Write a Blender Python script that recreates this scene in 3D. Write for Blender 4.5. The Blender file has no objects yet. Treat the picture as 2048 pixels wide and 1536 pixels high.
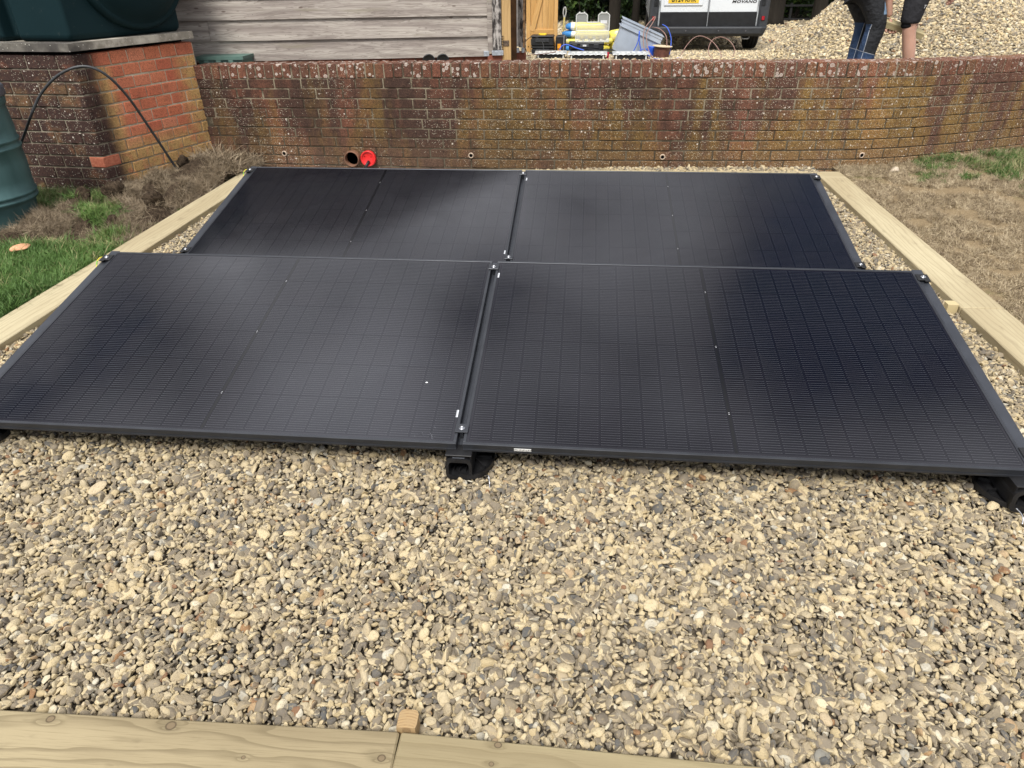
import bpy, math, random
import numpy as np
from mathutils import Vector, Matrix, Euler, noise as mnoise

SC = bpy.context.scene
COL = SC.collection
R = math.radians
PI = math.pi
random.seed(7)
rng = np.random.default_rng(7)

# ------------------------------------------------------------------ camera
cam_d = bpy.data.cameras.new('camera')
cam = bpy.data.objects.new('camera', cam_d)
COL.objects.link(cam)
SC.camera = cam
FPX = 1385.49
YAW, PITCH, ROLL = -0.1020, 0.5455, -0.0139
CAMLOC = (2.2065, -1.8721, 1.5126)
cam_d.sensor_width = 36
cam_d.sensor_fit = 'HORIZONTAL'
cam_d.lens = FPX / 2048 * 36
cam_d.clip_start = 0.05
cam_d.clip_end = 400
cy, sy, cp, sp, cr, sr = math.cos(YAW), math.sin(YAW), math.cos(PITCH), math.sin(PITCH), math.cos(ROLL), math.sin(ROLL)
fwd = Vector((sy * cp, cy * cp, -sp))
rgt = Vector((cy, -sy, 0))
up = rgt.cross(fwd)
r2 = cr * rgt + sr * up
u2 = -sr * rgt + cr * up
cam.matrix_world = Matrix(((r2.x, u2.x, -fwd.x, CAMLOC[0]), (r2.y, u2.y, -fwd.y, CAMLOC[1]), (r2.z, u2.z, -fwd.z, CAMLOC[2]), (0, 0, 0, 1)))

# ------------------------------------------------------------------ light
SUN_EL, SUN_AZ = 54, -10      # azimuth: degrees from behind the camera towards its left
sun_dir = Vector((-math.cos(R(SUN_EL)) * math.sin(R(-SUN_AZ)), -math.cos(R(SUN_EL)) * math.cos(R(SUN_AZ)), math.sin(R(SUN_EL))))
sd = bpy.data.lights.new('sun', 'SUN')
sd.energy = 2.7
sd.angle = R(20)
sd.color = (1.0, 0.965, 0.91)
so = bpy.data.objects.new('sun', sd)
COL.objects.link(so)
so.rotation_euler = sun_dir.to_track_quat('Z', 'Y').to_euler()

w = bpy.data.worlds.new('World')
SC.world = w
w.use_nodes = True
nt = w.node_tree
nt.nodes.clear()
def N(nt, t, **k):
    n = nt.nodes.new(t)
    for a, b in k.items():
        setattr(n, a, b)
    return n
out = N(nt, 'ShaderNodeOutputWorld')
bg = N(nt, 'ShaderNodeBackground')
sky = N(nt, 'ShaderNodeTexSky', sky_type='NISHITA')
sky.sun_disc = False
sky.sun_elevation = R(SUN_EL)
sky.sun_rotation = math.atan2(sun_dir.x, sun_dir.y)
tc = N(nt, 'ShaderNodeTexCoord')
sep = N(nt, 'ShaderNodeSeparateXYZ')
nt.links.new(tc.outputs['Generated'], sep.inputs[0])
mx = N(nt, 'ShaderNodeMath', operation='MAXIMUM'); mx.inputs[1].default_value = 0.12
nt.links.new(sep.outputs[2], mx.inputs[0])
dx = N(nt, 'ShaderNodeMath', operation='DIVIDE'); dy = N(nt, 'ShaderNodeMath', operation='DIVIDE')
nt.links.new(sep.outputs[0], dx.inputs[0]); nt.links.new(mx.outputs[0], dx.inputs[1])
nt.links.new(sep.outputs[1], dy.inputs[0]); nt.links.new(mx.outputs[0], dy.inputs[1])
cmb = N(nt, 'ShaderNodeCombineXYZ')
nt.links.new(dx.outputs[0], cmb.inputs[0]); nt.links.new(dy.outputs[0], cmb.inputs[1])
mp_ = N(nt, 'ShaderNodeMapping')
mp_.inputs['Location'].default_value = (21.90705, 17.12924, 0)
mp_.inputs['Rotation'].default_value = (0, 0, 1.75138)
mp_.inputs['Scale'].default_value = (1.20081, 1.20081, 1)
nt.links.new(cmb.outputs[0], mp_.inputs[0])
nz = N(nt, 'ShaderNodeTexNoise'); nz.inputs['Scale'].default_value = 1
nz.inputs['Detail'].default_value = 5; nz.inputs['Roughness'].default_value = 0.5
nt.links.new(mp_.outputs[0], nz.inputs['Vector'])
cr_ = N(nt, 'ShaderNodeMapRange', interpolation_type='SMOOTHSTEP')
cr_.inputs[1].default_value = .428; cr_.inputs[2].default_value = .465
nt.links.new(nz.outputs[0], cr_.inputs[0])
cr2 = N(nt, 'ShaderNodeValToRGB')
cr2.color_ramp.elements[0].position = 0.4317; cr2.color_ramp.elements[0].color = (.9, .92, 1.05, 1)
cr2.color_ramp.elements[1].position = 0.75; cr2.color_ramp.elements[1].color = (42, 42, 43.5, 1)
nt.links.new(nz.outputs[0], cr2.inputs[0])
mixs = N(nt, 'ShaderNodeMix', data_type='RGBA')
nt.links.new(cr_.outputs[0], mixs.inputs['Factor'])
nt.links.new(sky.outputs[0], mixs.inputs[6])
nt.links.new(cr2.outputs[0], mixs.inputs[7])
nt.links.new(mixs.outputs[2], bg.inputs[0])
bg.inputs[1].default_value = 0.05
nt.links.new(bg.outputs[0], out.inputs[0])
SC.view_settings.view_transform = 'Standard'
SC.view_settings.look = 'None'
SC.view_settings.gamma = 1
SC.view_settings.use_curve_mapping = False
SC.view_settings.exposure = 0.8

# ------------------------------------------------------------------ material kit
class M:
    """tiny node helper"""
    def __init__(s, name, rough=0.8, spec=0.35):
        s.m = bpy.data.materials.new(name)
        s.m.use_nodes = True
        s.t = s.m.node_tree
        s.b = s.t.nodes['Principled BSDF']
        s.b.inputs['Roughness'].default_value = rough
        s.b.inputs['Specular IOR Level'].default_value = spec
        s._tc = None; s._geo = None; s._oi = None
    def n(s, t, **k): return N(s.t, t, **k)
    def l(s, a, b): s.t.links.new(a, b)
    def setv(s, sock, v):
        if hasattr(v, 'is_output'): s.l(v, sock)
        else: sock.default_value = v
    def obj(s):
        if not s._tc: s._tc = s.n('ShaderNodeTexCoord')
        return s._tc.outputs['Object']
    def pos(s):
        if not s._geo: s._geo = s.n('ShaderNodeNewGeometry')
        return s._geo.outputs['Position']
    def nrm(s):
        s.pos(); return s._geo.outputs['Normal']
    def rnd(s):
        if not s._oi: s._oi = s.n('ShaderNodeObjectInfo')
        return s._oi.outputs['Random']
    def map(s, v, scale=(1, 1, 1), loc=(0, 0, 0), rot=(0, 0, 0)):
        m = s.n('ShaderNodeMapping'); s.l(v, m.inputs[0])
        m.inputs['Scale'].default_value = scale; m.inputs['Location'].default_value = loc; m.inputs['Rotation'].default_value = rot
        return m.outputs[0]
    def noise(s, v, scale=5, detail=4, rough=0.55, col=False, dist=0):
        t = s.n('ShaderNodeTexNoise'); s.l(v, t.inputs['Vector'])
        t.inputs['Scale'].default_value = scale; t.inputs['Detail'].default_value = detail
        t.inputs['Roughness'].default_value = rough; t.inputs['Distortion'].default_value = dist
        return t.outputs[1] if col else t.outputs[0]
    def vor(s, v, scale=5, out='Distance', rand=1.0):
        t = s.n('ShaderNodeTexVoronoi'); s.l(v, t.inputs['Vector']); t.inputs['Scale'].default_value = scale
        t.inputs['Randomness'].default_value = rand
        s._v = t
        return t.outputs[out]
    def math(s, op, a, b=0.0, c=0.0, clamp=False):
        t = s.n('ShaderNodeMath', operation=op, use_clamp=clamp)
        s.setv(t.inputs[0], a); s.setv(t.inputs[1], b)
        if op in ('MULTIPLY_ADD', 'COMPARE', 'SMOOTH_MIN'): s.setv(t.inputs[2], c)
        return t.outputs[0]
    def step(s, v, a, b, lo=0.0, hi=1.0):
        t = s.n('ShaderNodeMapRange', interpolation_type='SMOOTHSTEP')
        s.setv(t.inputs[0], v); t.inputs[1].default_value = a; t.inputs[2].default_value = b
        t.inputs[3].default_value = lo; t.inputs[4].default_value = hi
        return t.outputs[0]
    def ramp(s, v, stops, const=False):
        t = s.n('ShaderNodeValToRGB'); s.setv(t.inputs[0], v)
        e = t.color_ramp.elements
        if const: t.color_ramp.interpolation = 'CONSTANT'
        e[0].position = stops[0][0]; e[0].color = (*stops[0][1], 1)
        e[1].position = stops[-1][0]; e[1].color = (*stops[-1][1], 1)
        for p, c in stops[1:-1]:
            k = e.new(p); k.color = (*c, 1)
        return t.outputs[0]
    def mix(s, f, a, b, mode='MIX'):
        t = s.n('ShaderNodeMix', data_type='RGBA', blend_type=mode)
        s.setv(t.inputs[0], f)
        s.setv(t.inputs[6], a if hasattr(a, 'is_output') else (*a, 1))
        s.setv(t.inputs[7], b if hasattr(b, 'is_output') else (*b, 1))
        return t.outputs[2]
    def sep(s, v):
        t = s.n('ShaderNodeSeparateXYZ'); s.l(v, t.inputs[0]); return t.outputs
    def comb(s, x, y, z):
        t = s.n('ShaderNodeCombineXYZ'); s.setv(t.inputs[0], x); s.setv(t.inputs[1], y); s.setv(t.inputs[2], z); return t.outputs[0]
    def vadd(s, a, b):
        t = s.n('ShaderNodeVectorMath', operation='ADD'); s.l(a, t.inputs[0]); s.l(b, t.inputs[1]); return t.outputs[0]
    def vscale(s, a, k):
        t = s.n('ShaderNodeVectorMath', operation='SCALE'); s.l(a, t.inputs[0]); s.setv(t.inputs[3], k); return t.outputs[0]
    def col(s, c):
        s.setv(s.b.inputs['Base Color'], c if hasattr(c, 'is_output') else (*c, 1)); return s
    def rough(s, v): s.setv(s.b.inputs['Roughness'], v); return s
    def metal(s, v): s.b.inputs['Metallic'].default_value = v; return s
    def bump(s, h, strength=0.4, dist=0.01):
        t = s.n('ShaderNodeBump'); s.l(h, t.inputs['Height']); t.inputs['Strength'].default_value = strength
        t.inputs['Distance'].default_value = dist; s.l(t.outputs[0], s.b.inputs['Normal']); return s

def plain(name, c, rough=0.6, spec=0.4, metal=0, var=0.12, scale=30, bump=0.0):
    m = M(name, rough, spec)
    v = m.noise(m.obj(), scale, 4)
    m.col(m.mix(m.step(v, 0.35, 0.65), [k * (1 - var) for k in c], [min(1, k * (1 + var)) for k in c]))
    m.rough(m.step(v, 0.2, 0.8, max(0.03, rough - 0.08), min(1, rough + 0.08)))
    m.metal(metal)
    if bump: m.bump(v, bump, 0.004)
    return m.m

# ------------------------------------------------------------------ mesh kit
class MB:
    def __init__(s): s.v = []; s.f = []; s.mi = []
    def add(s, vs, fs, mi=0, mat=None):
        o = len(s.v)
        if mat is not None: vs = [tuple(mat @ Vector(q)) for q in vs]
        s.v += [tuple(q) for q in vs]
        s.f += [tuple(i + o for i in q) for q in fs]
        s.mi += [mi] * len(fs)
        return s
    def box(s, c, d, b=0.0, rot=None, mi=0):
        vs, fs = bevbox(d[0], d[1], d[2], b)
        m = Matrix.Translation(Vector(c))
        if rot is not None: m = m @ (rot if isinstance(rot, Matrix) else Euler(rot).to_matrix().to_4x4())
        return s.add(vs, fs, mi, m)
    def prism(s, poly, z0, z1, mi=0, mat=None):
        n = len(poly)
        vs = [(x, y, z0) for x, y in poly] + [(x, y, z1) for x, y in poly]
        fs = [tuple(range(n - 1, -1, -1)), tuple(range(n, 2 * n))] + [(i, (i + 1) % n, n + (i + 1) % n, n + i) for i in range(n)]
        return s.add(vs, fs, mi, mat)
    def tube(s, pts, r, seg=8, cap=True, mi=0):
        pts = [Vector(q) for q in pts]; n = len(pts)
        rs = r if isinstance(r, (list, tuple)) else [r] * n
        t0 = (pts[1] - pts[0]).normalized()
        a = t0.orthogonal().normalized(); vs = []
        for i, q in enumerate(pts):
            t = (pts[min(i + 1, n - 1)] - pts[max(i - 1, 0)])
            if t.length < 1e-9: t = t0
            t.normalize()
            a = (a - t * a.dot(t))
            if a.length < 1e-6: a = t.orthogonal()
            a.normalize(); b = t.cross(a)
            for k in range(seg):
                w_ = 2 * PI * k / seg
                vs.append(q + rs[i] * (math.cos(w_) * a + math.sin(w_) * b))
        fs = [(i * seg + k, i * seg + (k + 1) % seg, (i + 1) * seg + (k + 1) % seg, (i + 1) * seg + k) for i in range(n - 1) for k in range(seg)]
        if cap: fs += [tuple(range(seg - 1, -1, -1)), tuple((n - 1) * seg + k for k in range(seg))]
        return s.add(vs, fs, mi)
    def lathe(s, prof, seg=24, mat=None, mi=0):
        vs = []; n = len(prof)
        for r_, z in prof:
            for k in range(seg):
                w_ = 2 * PI * k / seg; vs.append((r_ * math.cos(w_), r_ * math.sin(w_), z))
        fs = [(i * seg + k, i * seg + (k + 1) % seg, (i + 1) * seg + (k + 1) % seg, (i + 1) * seg + k) for i in range(n - 1) for k in range(seg)]
        if prof[0][0] > 1e-6: fs.append(tuple(range(seg - 1, -1, -1)))
        if prof[-1][0] > 1e-6: fs.append(tuple((n - 1) * seg + k for k in range(seg)))
        return s.add(vs, fs, mi, mat)
    def mesh(s, name, smooth=False):
        me = bpy.data.meshes.new(name); me.from_pydata(s.v, [], s.f)
        if any(s.mi): me.polygons.foreach_set('material_index', s.mi)
        if smooth: me.polygons.foreach_set('use_smooth', [True] * len(me.polygons))
        me.update(); return me
    def build(s, name, mat, parent=None, smooth=False):
        me = s.mesh(name, smooth)
        for m in (mat if isinstance(mat, (list, tuple)) else [mat]): me.materials.append(m)
        return link(name, me, parent)

def link(name, me, parent=None):
    o = bpy.data.objects.new(name, me); COL.objects.link(o)
    if parent: o.parent = parent
    return o

def bevbox(dx, dy, dz, b):
    x, y, z = dx / 2, dy / 2, dz / 2
    if b <= 0:
        vs = [(sx * x, sy_ * y, sz * z) for sx in (-1, 1) for sy_ in (-1, 1) for sz in (-1, 1)]
        return vs, [(0, 1, 3, 2), (4, 6, 7, 5), (0, 4, 5, 1), (2, 3, 7, 6), (0, 2, 6, 4), (1, 5, 7, 3)]
    vs = []; idx = {}
    for sx in (-1, 1):
        for sy_ in (-1, 1):
            for sz in (-1, 1):
                for ax in range(3):
                    p_ = [sx * (x - b), sy_ * (y - b), sz * (z - b)]
                    p_[ax] = (sx * x, sy_ * y, sz * z)[ax]
                    idx[(sx, sy_, sz, ax)] = len(vs); vs.append(tuple(p_))
    fs = []
    S = (-1, 1)
    for s_ in S:
        for ax in range(3):
            q = []
            for a_, b_ in ((-1, -1), (1, -1), (1, 1), (-1, 1)):
                k = [0, 0, 0]; k[ax] = s_; k[(ax + 1) % 3] = a_; k[(ax + 2) % 3] = b_
                q.append(idx[(*k, ax)])
            fs.append(tuple(q if s_ > 0 else q[::-1]))
    for ax in range(3):
        a1, a2 = (ax + 1) % 3, (ax + 2) % 3
        for s1 in S:
            for s2 in S:
                k0 = [0, 0, 0]; k0[a1] = s1; k0[a2] = s2
                k1 = list(k0); k0[ax] = -1; k1[ax] = 1
                q = [idx[(*k0, a1)], idx[(*k1, a1)], idx[(*k1, a2)], idx[(*k0, a2)]]
                fs.append(tuple(q if s1 * s2 < 0 else q[::-1]))
    for sx in S:
        for sy_ in S:
            for sz in S:
                q = [idx[(sx, sy_, sz, k)] for k in range(3)]
                fs.append(tuple(q if sx * sy_ * sz > 0 else q[::-1]))
    return vs, fs

def thing(name, label, cat, loc=(0, 0, 0), rz=0, group=None):
    o = bpy.data.objects.new(name, None); COL.objects.link(o)
    o.location = loc; o.rotation_euler = (0, 0, rz); o.empty_display_size = 0.1
    return tag(o, label, cat, group)
def tag(o, label=None, cat=None, group=None, kind=None):
    if label: o['label'] = label
    if cat: o['category'] = cat
    if group: o['group'] = group
    if kind: o['kind'] = kind
    return o
def smooth_curve(pts, n=8):
    P = [Vector(q) for q in pts]; o = []
    for i in range(len(P) - 1):
        p0, p1, p2, p3 = P[max(i - 1, 0)], P[i], P[i + 1], P[min(i + 2, len(P) - 1)]
        for k in range(n):
            t = k / n
            o.append(0.5 * ((2 * p1) + (-p0 + p2) * t + (2 * p0 - 5 * p1 + 4 * p2 - p3) * t * t + (-p0 + 3 * p1 - 3 * p2 + p3) * t ** 3))
    o.append(P[-1]); return o

SRC = {}
def scatter(name, pts, rot, scl, idx, tint, meshes):
    """geometry-node instances of small meshes on a cloud of points"""
    key = tuple(m.name for m in meshes)
    if key not in SRC:
        c = bpy.data.collections.new('source_' + name)
        for i, m in enumerate(meshes):
            o = bpy.data.objects.new('source_%s_%02d' % (name, i), m); c.objects.link(o)
        SRC[key] = c
    c = SRC[key]
    me = bpy.data.meshes.new(name); me.vertices.add(len(pts))
    me.vertices.foreach_set('co', np.asarray(pts, np.float32).ravel())
    a = me.attributes.new('rot', 'FLOAT_VECTOR', 'POINT'); a.data.foreach_set('vector', np.asarray(rot, np.float32).ravel())
    a = me.attributes.new('scl', 'FLOAT_VECTOR', 'POINT'); a.data.foreach_set('vector', np.asarray(scl, np.float32).ravel())
    a = me.attributes.new('idx', 'INT', 'POINT'); a.data.foreach_set('value', np.asarray(idx, np.int32))
    a = me.attributes.new('tint', 'FLOAT', 'POINT'); a.data.foreach_set('value', np.asarray(tint, np.float32))
    o = link(name, me)
    g = bpy.data.node_groups.new(name, 'GeometryNodeTree')
    g.interface.new_socket('Geometry', in_out='INPUT', socket_type='NodeSocketGeometry')
    g.interface.new_socket('Geometry', in_out='OUTPUT', socket_type='NodeSocketGeometry')
    gi = g.nodes.new('NodeGroupInput'); go = g.nodes.new('NodeGroupOutput')
    ip = g.nodes.new('GeometryNodeInstanceOnPoints'); ci = g.nodes.new('GeometryNodeCollectionInfo')
    ci.inputs[0].default_value = c; ci.inputs[1].default_value = True; ci.inputs[2].default_value = True
    def at(nm, ty):
        q = g.nodes.new('GeometryNodeInputNamedAttribute'); q.data_type = ty; q.inputs[0].default_value = nm
        return [s for s in q.outputs if s.enabled][0]
    e2r = g.nodes.new('FunctionNodeEulerToRotation')
    L = g.links.new
    L(gi.outputs[0], ip.inputs['Points']); L(ci.outputs[0], ip.inputs['Instance'])
    ip.inputs['Pick Instance'].default_value = True
    L(at('idx', 'INT'), ip.inputs['Instance Index']); L(at('rot', 'FLOAT_VECTOR'), e2r.inputs[0])
    L(e2r.outputs[0], ip.inputs['Rotation']); L(at('scl', 'FLOAT_VECTOR'), ip.inputs['Scale'])
    L(ip.outputs[0], go.inputs[0])
    md = o.modifiers.new('scatter', 'NODES'); md.node_group = g
    return o

def tint(m):
    t = m.n('ShaderNodeAttribute'); t.attribute_type = 'INSTANCER'; t.attribute_name = 'tint'
    return t.outputs['Fac']

def yz(y):      # level of the raised yard behind the wall, falling gently away from it
    return .50 - .0487 * (y - 4.3) if y < 13.5 else .052

# ================================================================== MATERIALS
def gravel_mat(name, bright=1.0):
    m = M(name, 0.85, 0.3)
    t = tint(m)
    k = bright
    cortex = m.ramp(t, [(0.0, (.52 * k, .42 * k, .25 * k)), (.17, (.70 * k, .59 * k, .385 * k)), (.36, (.58 * k, .495 * k, .34 * k)), (.50, (.45 * k, .375 * k, .26 * k)), (.64, (.34 * k, .29 * k, .215 * k)),
                        (.74, (.25 * k, .215 * k, .17 * k)), (.83, (.19 * k, .17 * k, .145 * k)), (.89, (.115 * k, .12 * k, .125 * k)), (.925, (.70 * k, .66 * k, .55 * k)), (.965, (.72 * k, .64 * k, .46 * k)), (.985, (.38 * k, .22 * k, .10 * k)), (1, (.25 * k, .14 * k, .09 * k))])
    o = m.obj(); ox = m.sep(o)
    t2 = m.math('FRACT', m.math('MULTIPLY', t, 37.7))
    core = m.mix(m.noise(o, 5, 3), (.15 * k, .135 * k, .115 * k), (.30 * k, .25 * k, .185 * k))
    h = m.math('ADD', ox[2], m.math('MULTIPLY', m.noise(o, 2.4, 3), .35))
    thr = m.math('ADD', h, m.math('MULTIPLY', m.math('GREATER_THAN', t2, .30), -1.0))
    mask = m.step(thr, .36, .40)
    rim = m.math('MULTIPLY', m.step(thr, .28, .34), m.math('SUBTRACT', 1.0, m.step(thr, .355, .40)))
    c = m.mix(m.math('MULTIPLY', mask, .8), cortex, core)
    c = m.mix(m.math('MULTIPLY', rim, .7), c, (.74 * k, .66 * k, .47 * k))
    c = m.mix(1.0, c, (1.0, .975, .92), 'MULTIPLY')
    sp_ = m.noise(o, 7, 5, .75)
    c = m.mix(m.step(sp_, .52, .66, 0, .6), c, (.20 * k, .165 * k, .115 * k))
    c = m.mix(m.step(m.noise(o, 3.1, 3), .5, .7, 0, .35), c, (.62 * k, .47 * k, .24 * k))
    m.col(c); m.bump(m.noise(o, 6, 5, .7), .35, .08)
    return m.m
GRAVEL = gravel_mat('flint_gravel', .76)
GRAVEL2 = gravel_mat('yard_flint_gravel', .95)

def gravel_base(name, c1, c2, scale):
    m = M(name, .95, .2)
    p = m.pos()
    v = m.vor(p, scale, 'Color'); s_ = m.sep(v)[0]
    c = m.ramp(s_, [(0, c2), (.4, c1), (.75, [k * .8 for k in c1]), (1, [k * 1.25 for k in c1])])
    d = m.vor(p, scale)
    c = m.mix(m.step(d, .35, .75, 0, .85), c, [k * .25 for k in c2])
    m.col(c); m.bump(m.math('MULTIPLY', d, -1), .8, .02)
    return m.m

def wood_mat(name, c1, c2, dark, freq=42, knots=(), rough=.8, stain=.5, axis=0, seedv=0.0, warp=1.0, line=.5):
    """softwood with grain along a local axis; grain lines bulge round the listed knots"""
    m = M(name, rough, .25)
    s_ = m.sep(m.obj())
    x, y, z = (s_[0], s_[1], s_[2]) if axis == 0 else ((s_[1], s_[0], s_[2]) if axis == 1 else (s_[2], s_[0], s_[1]))
    rr = m.math('MULTIPLY', m.rnd(), 17.0)
    base = m.comb(m.math('ADD', m.math('MULTIPLY', x, 1.3), m.math('ADD', rr, seedv)), m.math('MULTIPLY', y, 7), m.math('MULTIPLY', z, 7))
    wv = m.noise(base, 1.0, 3, .5)
    g = m.math('ADD', m.math('MULTIPLY', y, freq), m.math('MULTIPLY', wv, 5.0 * warp))
    g = m.math('ADD', g, m.math('MULTIPLY', z, freq * .6))
    for (kx, ky, kr) in knots:
        ddx = m.math('SUBTRACT', x, kx); ddy = m.math('SUBTRACT', y, ky)
        q = m.math('ADD', m.math('POWER', m.math('MULTIPLY', ddx, .35 / kr), 2.0), m.math('POWER', m.math('MULTIPLY', ddy, .8 / kr), 2.0))
        e = m.math('EXPONENT', m.math('MULTIPLY', q, -1.0))
        g = m.math('ADD', g, m.math('MULTIPLY', e, m.math('MULTIPLY', m.math('TANH', m.math('MULTIPLY', ddy, 120)), -2.4)))
    fr = m.math('FRACT', g)
    ln = m.math('MULTIPLY', m.step(fr, .55, .95), m.math('SUBTRACT', 1.0, m.step(fr, .955, 1.0)))
    broad = m.noise(base, .8, 4, .5)
    c = m.mix(m.step(broad, .35, .68), c1, c2)
    fine = m.noise(m.comb(m.math('MULTIPLY', x, 9), m.math('MULTIPLY', y, 260), m.math('MULTIPLY', z, 260)), 1.0, 3)
    c = m.mix(m.math('MULTIPLY', m.step(fine, .5, .72), .3), c, dark)
    c = m.mix(m.math('MULTIPLY', ln, line), c, dark)
    st = m.noise(m.comb(m.math('MULTIPLY', x, 4), m.math('MULTIPLY', y, 12), m.math('ADD', m.math('MULTIPLY', z, 6), rr)), 1.3, 4, .65)
    c = m.mix(m.step(st, .60, .74, 0, stain), c, [k * .8 for k in dark])
    for (kx, ky, kr) in knots:
        ddx = m.math('SUBTRACT', x, kx); ddy = m.math('SUBTRACT', y, ky)
        d = m.math('SQRT', m.math('ADD', m.math('POWER', ddx, 2.0), m.math('POWER', m.math('MULTIPLY', ddy, 1.15), 2.0)))
        ring = m.math('MULTIPLY', m.step(d, kr * .68, kr * .9), m.math('SUBTRACT', 1.0, m.step(d, kr * 1.0, kr * 1.25)))
        inner = m.math('SUBTRACT', 1.0, m.step(d, kr * .8, kr))
        halo = m.math('SUBTRACT', 1.0, m.step(m.math('SQRT', m.math('ADD', m.math('POWER', m.math('MULTIPLY', m.math('ADD', ddx, kr * .8), .45), 2.0), m.math('POWER', ddy, 2.0))), kr * .5, kr * 2.0))
        c = m.mix(m.math('MULTIPLY', halo, .35), c, [k * .75 for k in dark])
        c = m.mix(m.math('MULTIPLY', inner, .8), c, (.17, .125, .075))
        c = m.mix(m.math('MULTIPLY', ring, .75), c, (.06, .042, .025))
    m.col(c)
    m.bump(m.math('ADD', m.math('MULTIPLY', ln, -1), fine), .25, .002)
    return m.m

def brick_mat(name, pier=False, coping=False):
    m = M(name, .92, .2)
    p = m.pos(); s_ = m.sep(p); x, y, z = s_
    o = m.obj()
    r_ = m.rnd()
    c = m.ramp(r_, [(0, (.13, .058, .040)), (.25, (.20, .080, .050)), (.5, (.16, .075, .05)), (.75, (.23, .095, .058)), (1, (.14, .068, .048))])
    fn = m.noise(p, 60, 5, .7)
    st = m.comb(m.math('MULTIPLY', x, 3.2), m.math('MULTIPLY', y, 3.2), m.math('MULTIPLY', z, .7))
    n1 = m.noise(st, 1.0, 5, .6)
    n2 = m.noise(m.vadd(st, m.comb(7.3, 2.2, 5.1)), 1.25, 5, .6)
    if pier:
        c = m.ramp(r_, [(0, (.44, .135, .070)), (.3, (.50, .175, .095)), (.7, (.40, .115, .065)), (1, (.54, .21, .12))])
        och = m.math('MAXIMUM', m.step(y, 3.62, 3.50), m.math('MAXIMUM', m.step(z, .42, .22), m.step(y, 4.08, 4.28)))
        och = m.math('MULTIPLY', och, m.step(m.noise(p, 14, 4), .30, .5, .4, 1))
        och = m.math('MULTIPLY', och, m.step(z, .90, .86))
        c = m.mix(m.math('MULTIPLY', och, .88), c, m.mix(fn, (.30, .175, .05), (.60, .42, .18)))
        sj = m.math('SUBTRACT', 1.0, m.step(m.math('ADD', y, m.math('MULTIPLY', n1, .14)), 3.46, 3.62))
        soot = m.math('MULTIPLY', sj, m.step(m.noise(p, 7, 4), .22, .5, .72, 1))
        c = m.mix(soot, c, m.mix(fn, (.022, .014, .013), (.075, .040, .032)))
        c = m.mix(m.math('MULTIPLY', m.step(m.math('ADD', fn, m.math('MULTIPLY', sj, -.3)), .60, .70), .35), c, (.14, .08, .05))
        dens = m.math('MULTIPLY', m.step(y, 3.5, 3.3), 1.0)
    else:
        lx = m.step(x, .4, 3.8)
        soot = m.math('MULTIPLY', m.step(n1, .70, .47), m.step(x, 4.2, 2.2, .72, 1.0))
        soot = m.math('MULTIPLY', soot, m.step(fn, .25, .55, .75, 1))
        if coping: soot = m.math('MULTIPLY', soot, .42)
        c = m.mix(soot, c, m.mix(fn, (.030, .020, .018), (.105, .058, .042)))
        ochm = m.math('ADD', m.math('MULTIPLY', m.math('SUBTRACT', n2, .5), 1.3), m.math('ADD', m.math('MULTIPLY', lx, .10), m.math('MULTIPLY', m.step(z, .75, .0), .13)))
        och = m.math('MULTIPLY', m.step(ochm, .04, .26), m.step(x, .6, 4.0, .72, 1.0))
        och = m.math('MULTIPLY', och, m.step(m.noise(p, 18, 3), .25, .5, .55, 1))
        if coping: och = m.math('MULTIPLY', och, .35)
        c = m.mix(m.math('MULTIPLY', och, .66), c, m.mix(fn, (.11, .070, .022), (.36, .225, .060)))
        low = m.math('MULTIPLY', m.step(z, .30, .05), .4)
        c = m.mix(low, c, (.19, .115, .072))
        dens = m.step(m.math('ADD', m.math('ADD', m.noise(p, 1.6, 3), m.math('MULTIPLY', lx, .20)), m.math('MULTIPLY', m.step(z, .4, .82), .03)), .42, .68)
    c = m.mix(m.step(fn, .56, .75, 0, .55), c, m.mix(.5, c, (.34, .20, .12)))
    c = m.mix(m.step(fn, .47, .30, 0, .75), c, (.03, .022, .018))
    vb = m.noise(m.comb(m.math('MULTIPLY', x, 9), m.math('MULTIPLY', y, 9), m.math('MULTIPLY', z, 4)), 1, 4, .6)
    c = m.mix(m.step(vb, .55, .70, 0, .5), c, m.mix(.5, c, (.02, .015, .014)))
    gr = m.step(m.noise(p, 130, 4, .8), .36, .66, .45 if not pier else .72, 1.35)
    if not pier: gr = m.math('MULTIPLY', gr, m.step(x, 2.6, 4.6, .82 if not coping else .95, 1.12))
    c = m.mix(1.0, c, m.comb(gr, gr, gr), 'MULTIPLY')
    # small white lichen dots
    v = m.vor(p, 105); sel = m.sep(m._v.outputs['Color'])
    dot = m.math('MULTIPLY', m.step(v, .30, .20), m.math('GREATER_THAN', m.math('ADD', sel[0], m.math('MULTIPLY', dens, .50)), 1.0 if not pier else 1.12))
    c = m.mix(m.math('MULTIPLY', dot, .9), c, (.56, .52, .41))
    v2 = m.vor(p, 30); sel2 = m.sep(m._v.outputs['Color'])
    dot2 = m.math('MULTIPLY', m.step(v2, .22, .17), m.math('GREATER_THAN', m.math('ADD', sel2[0], m.math('MULTIPLY', dens, .2)), 1.03))
    c = m.mix(m.math('MULTIPLY', dot2, .9), c, (.55, .50, .43))
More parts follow.
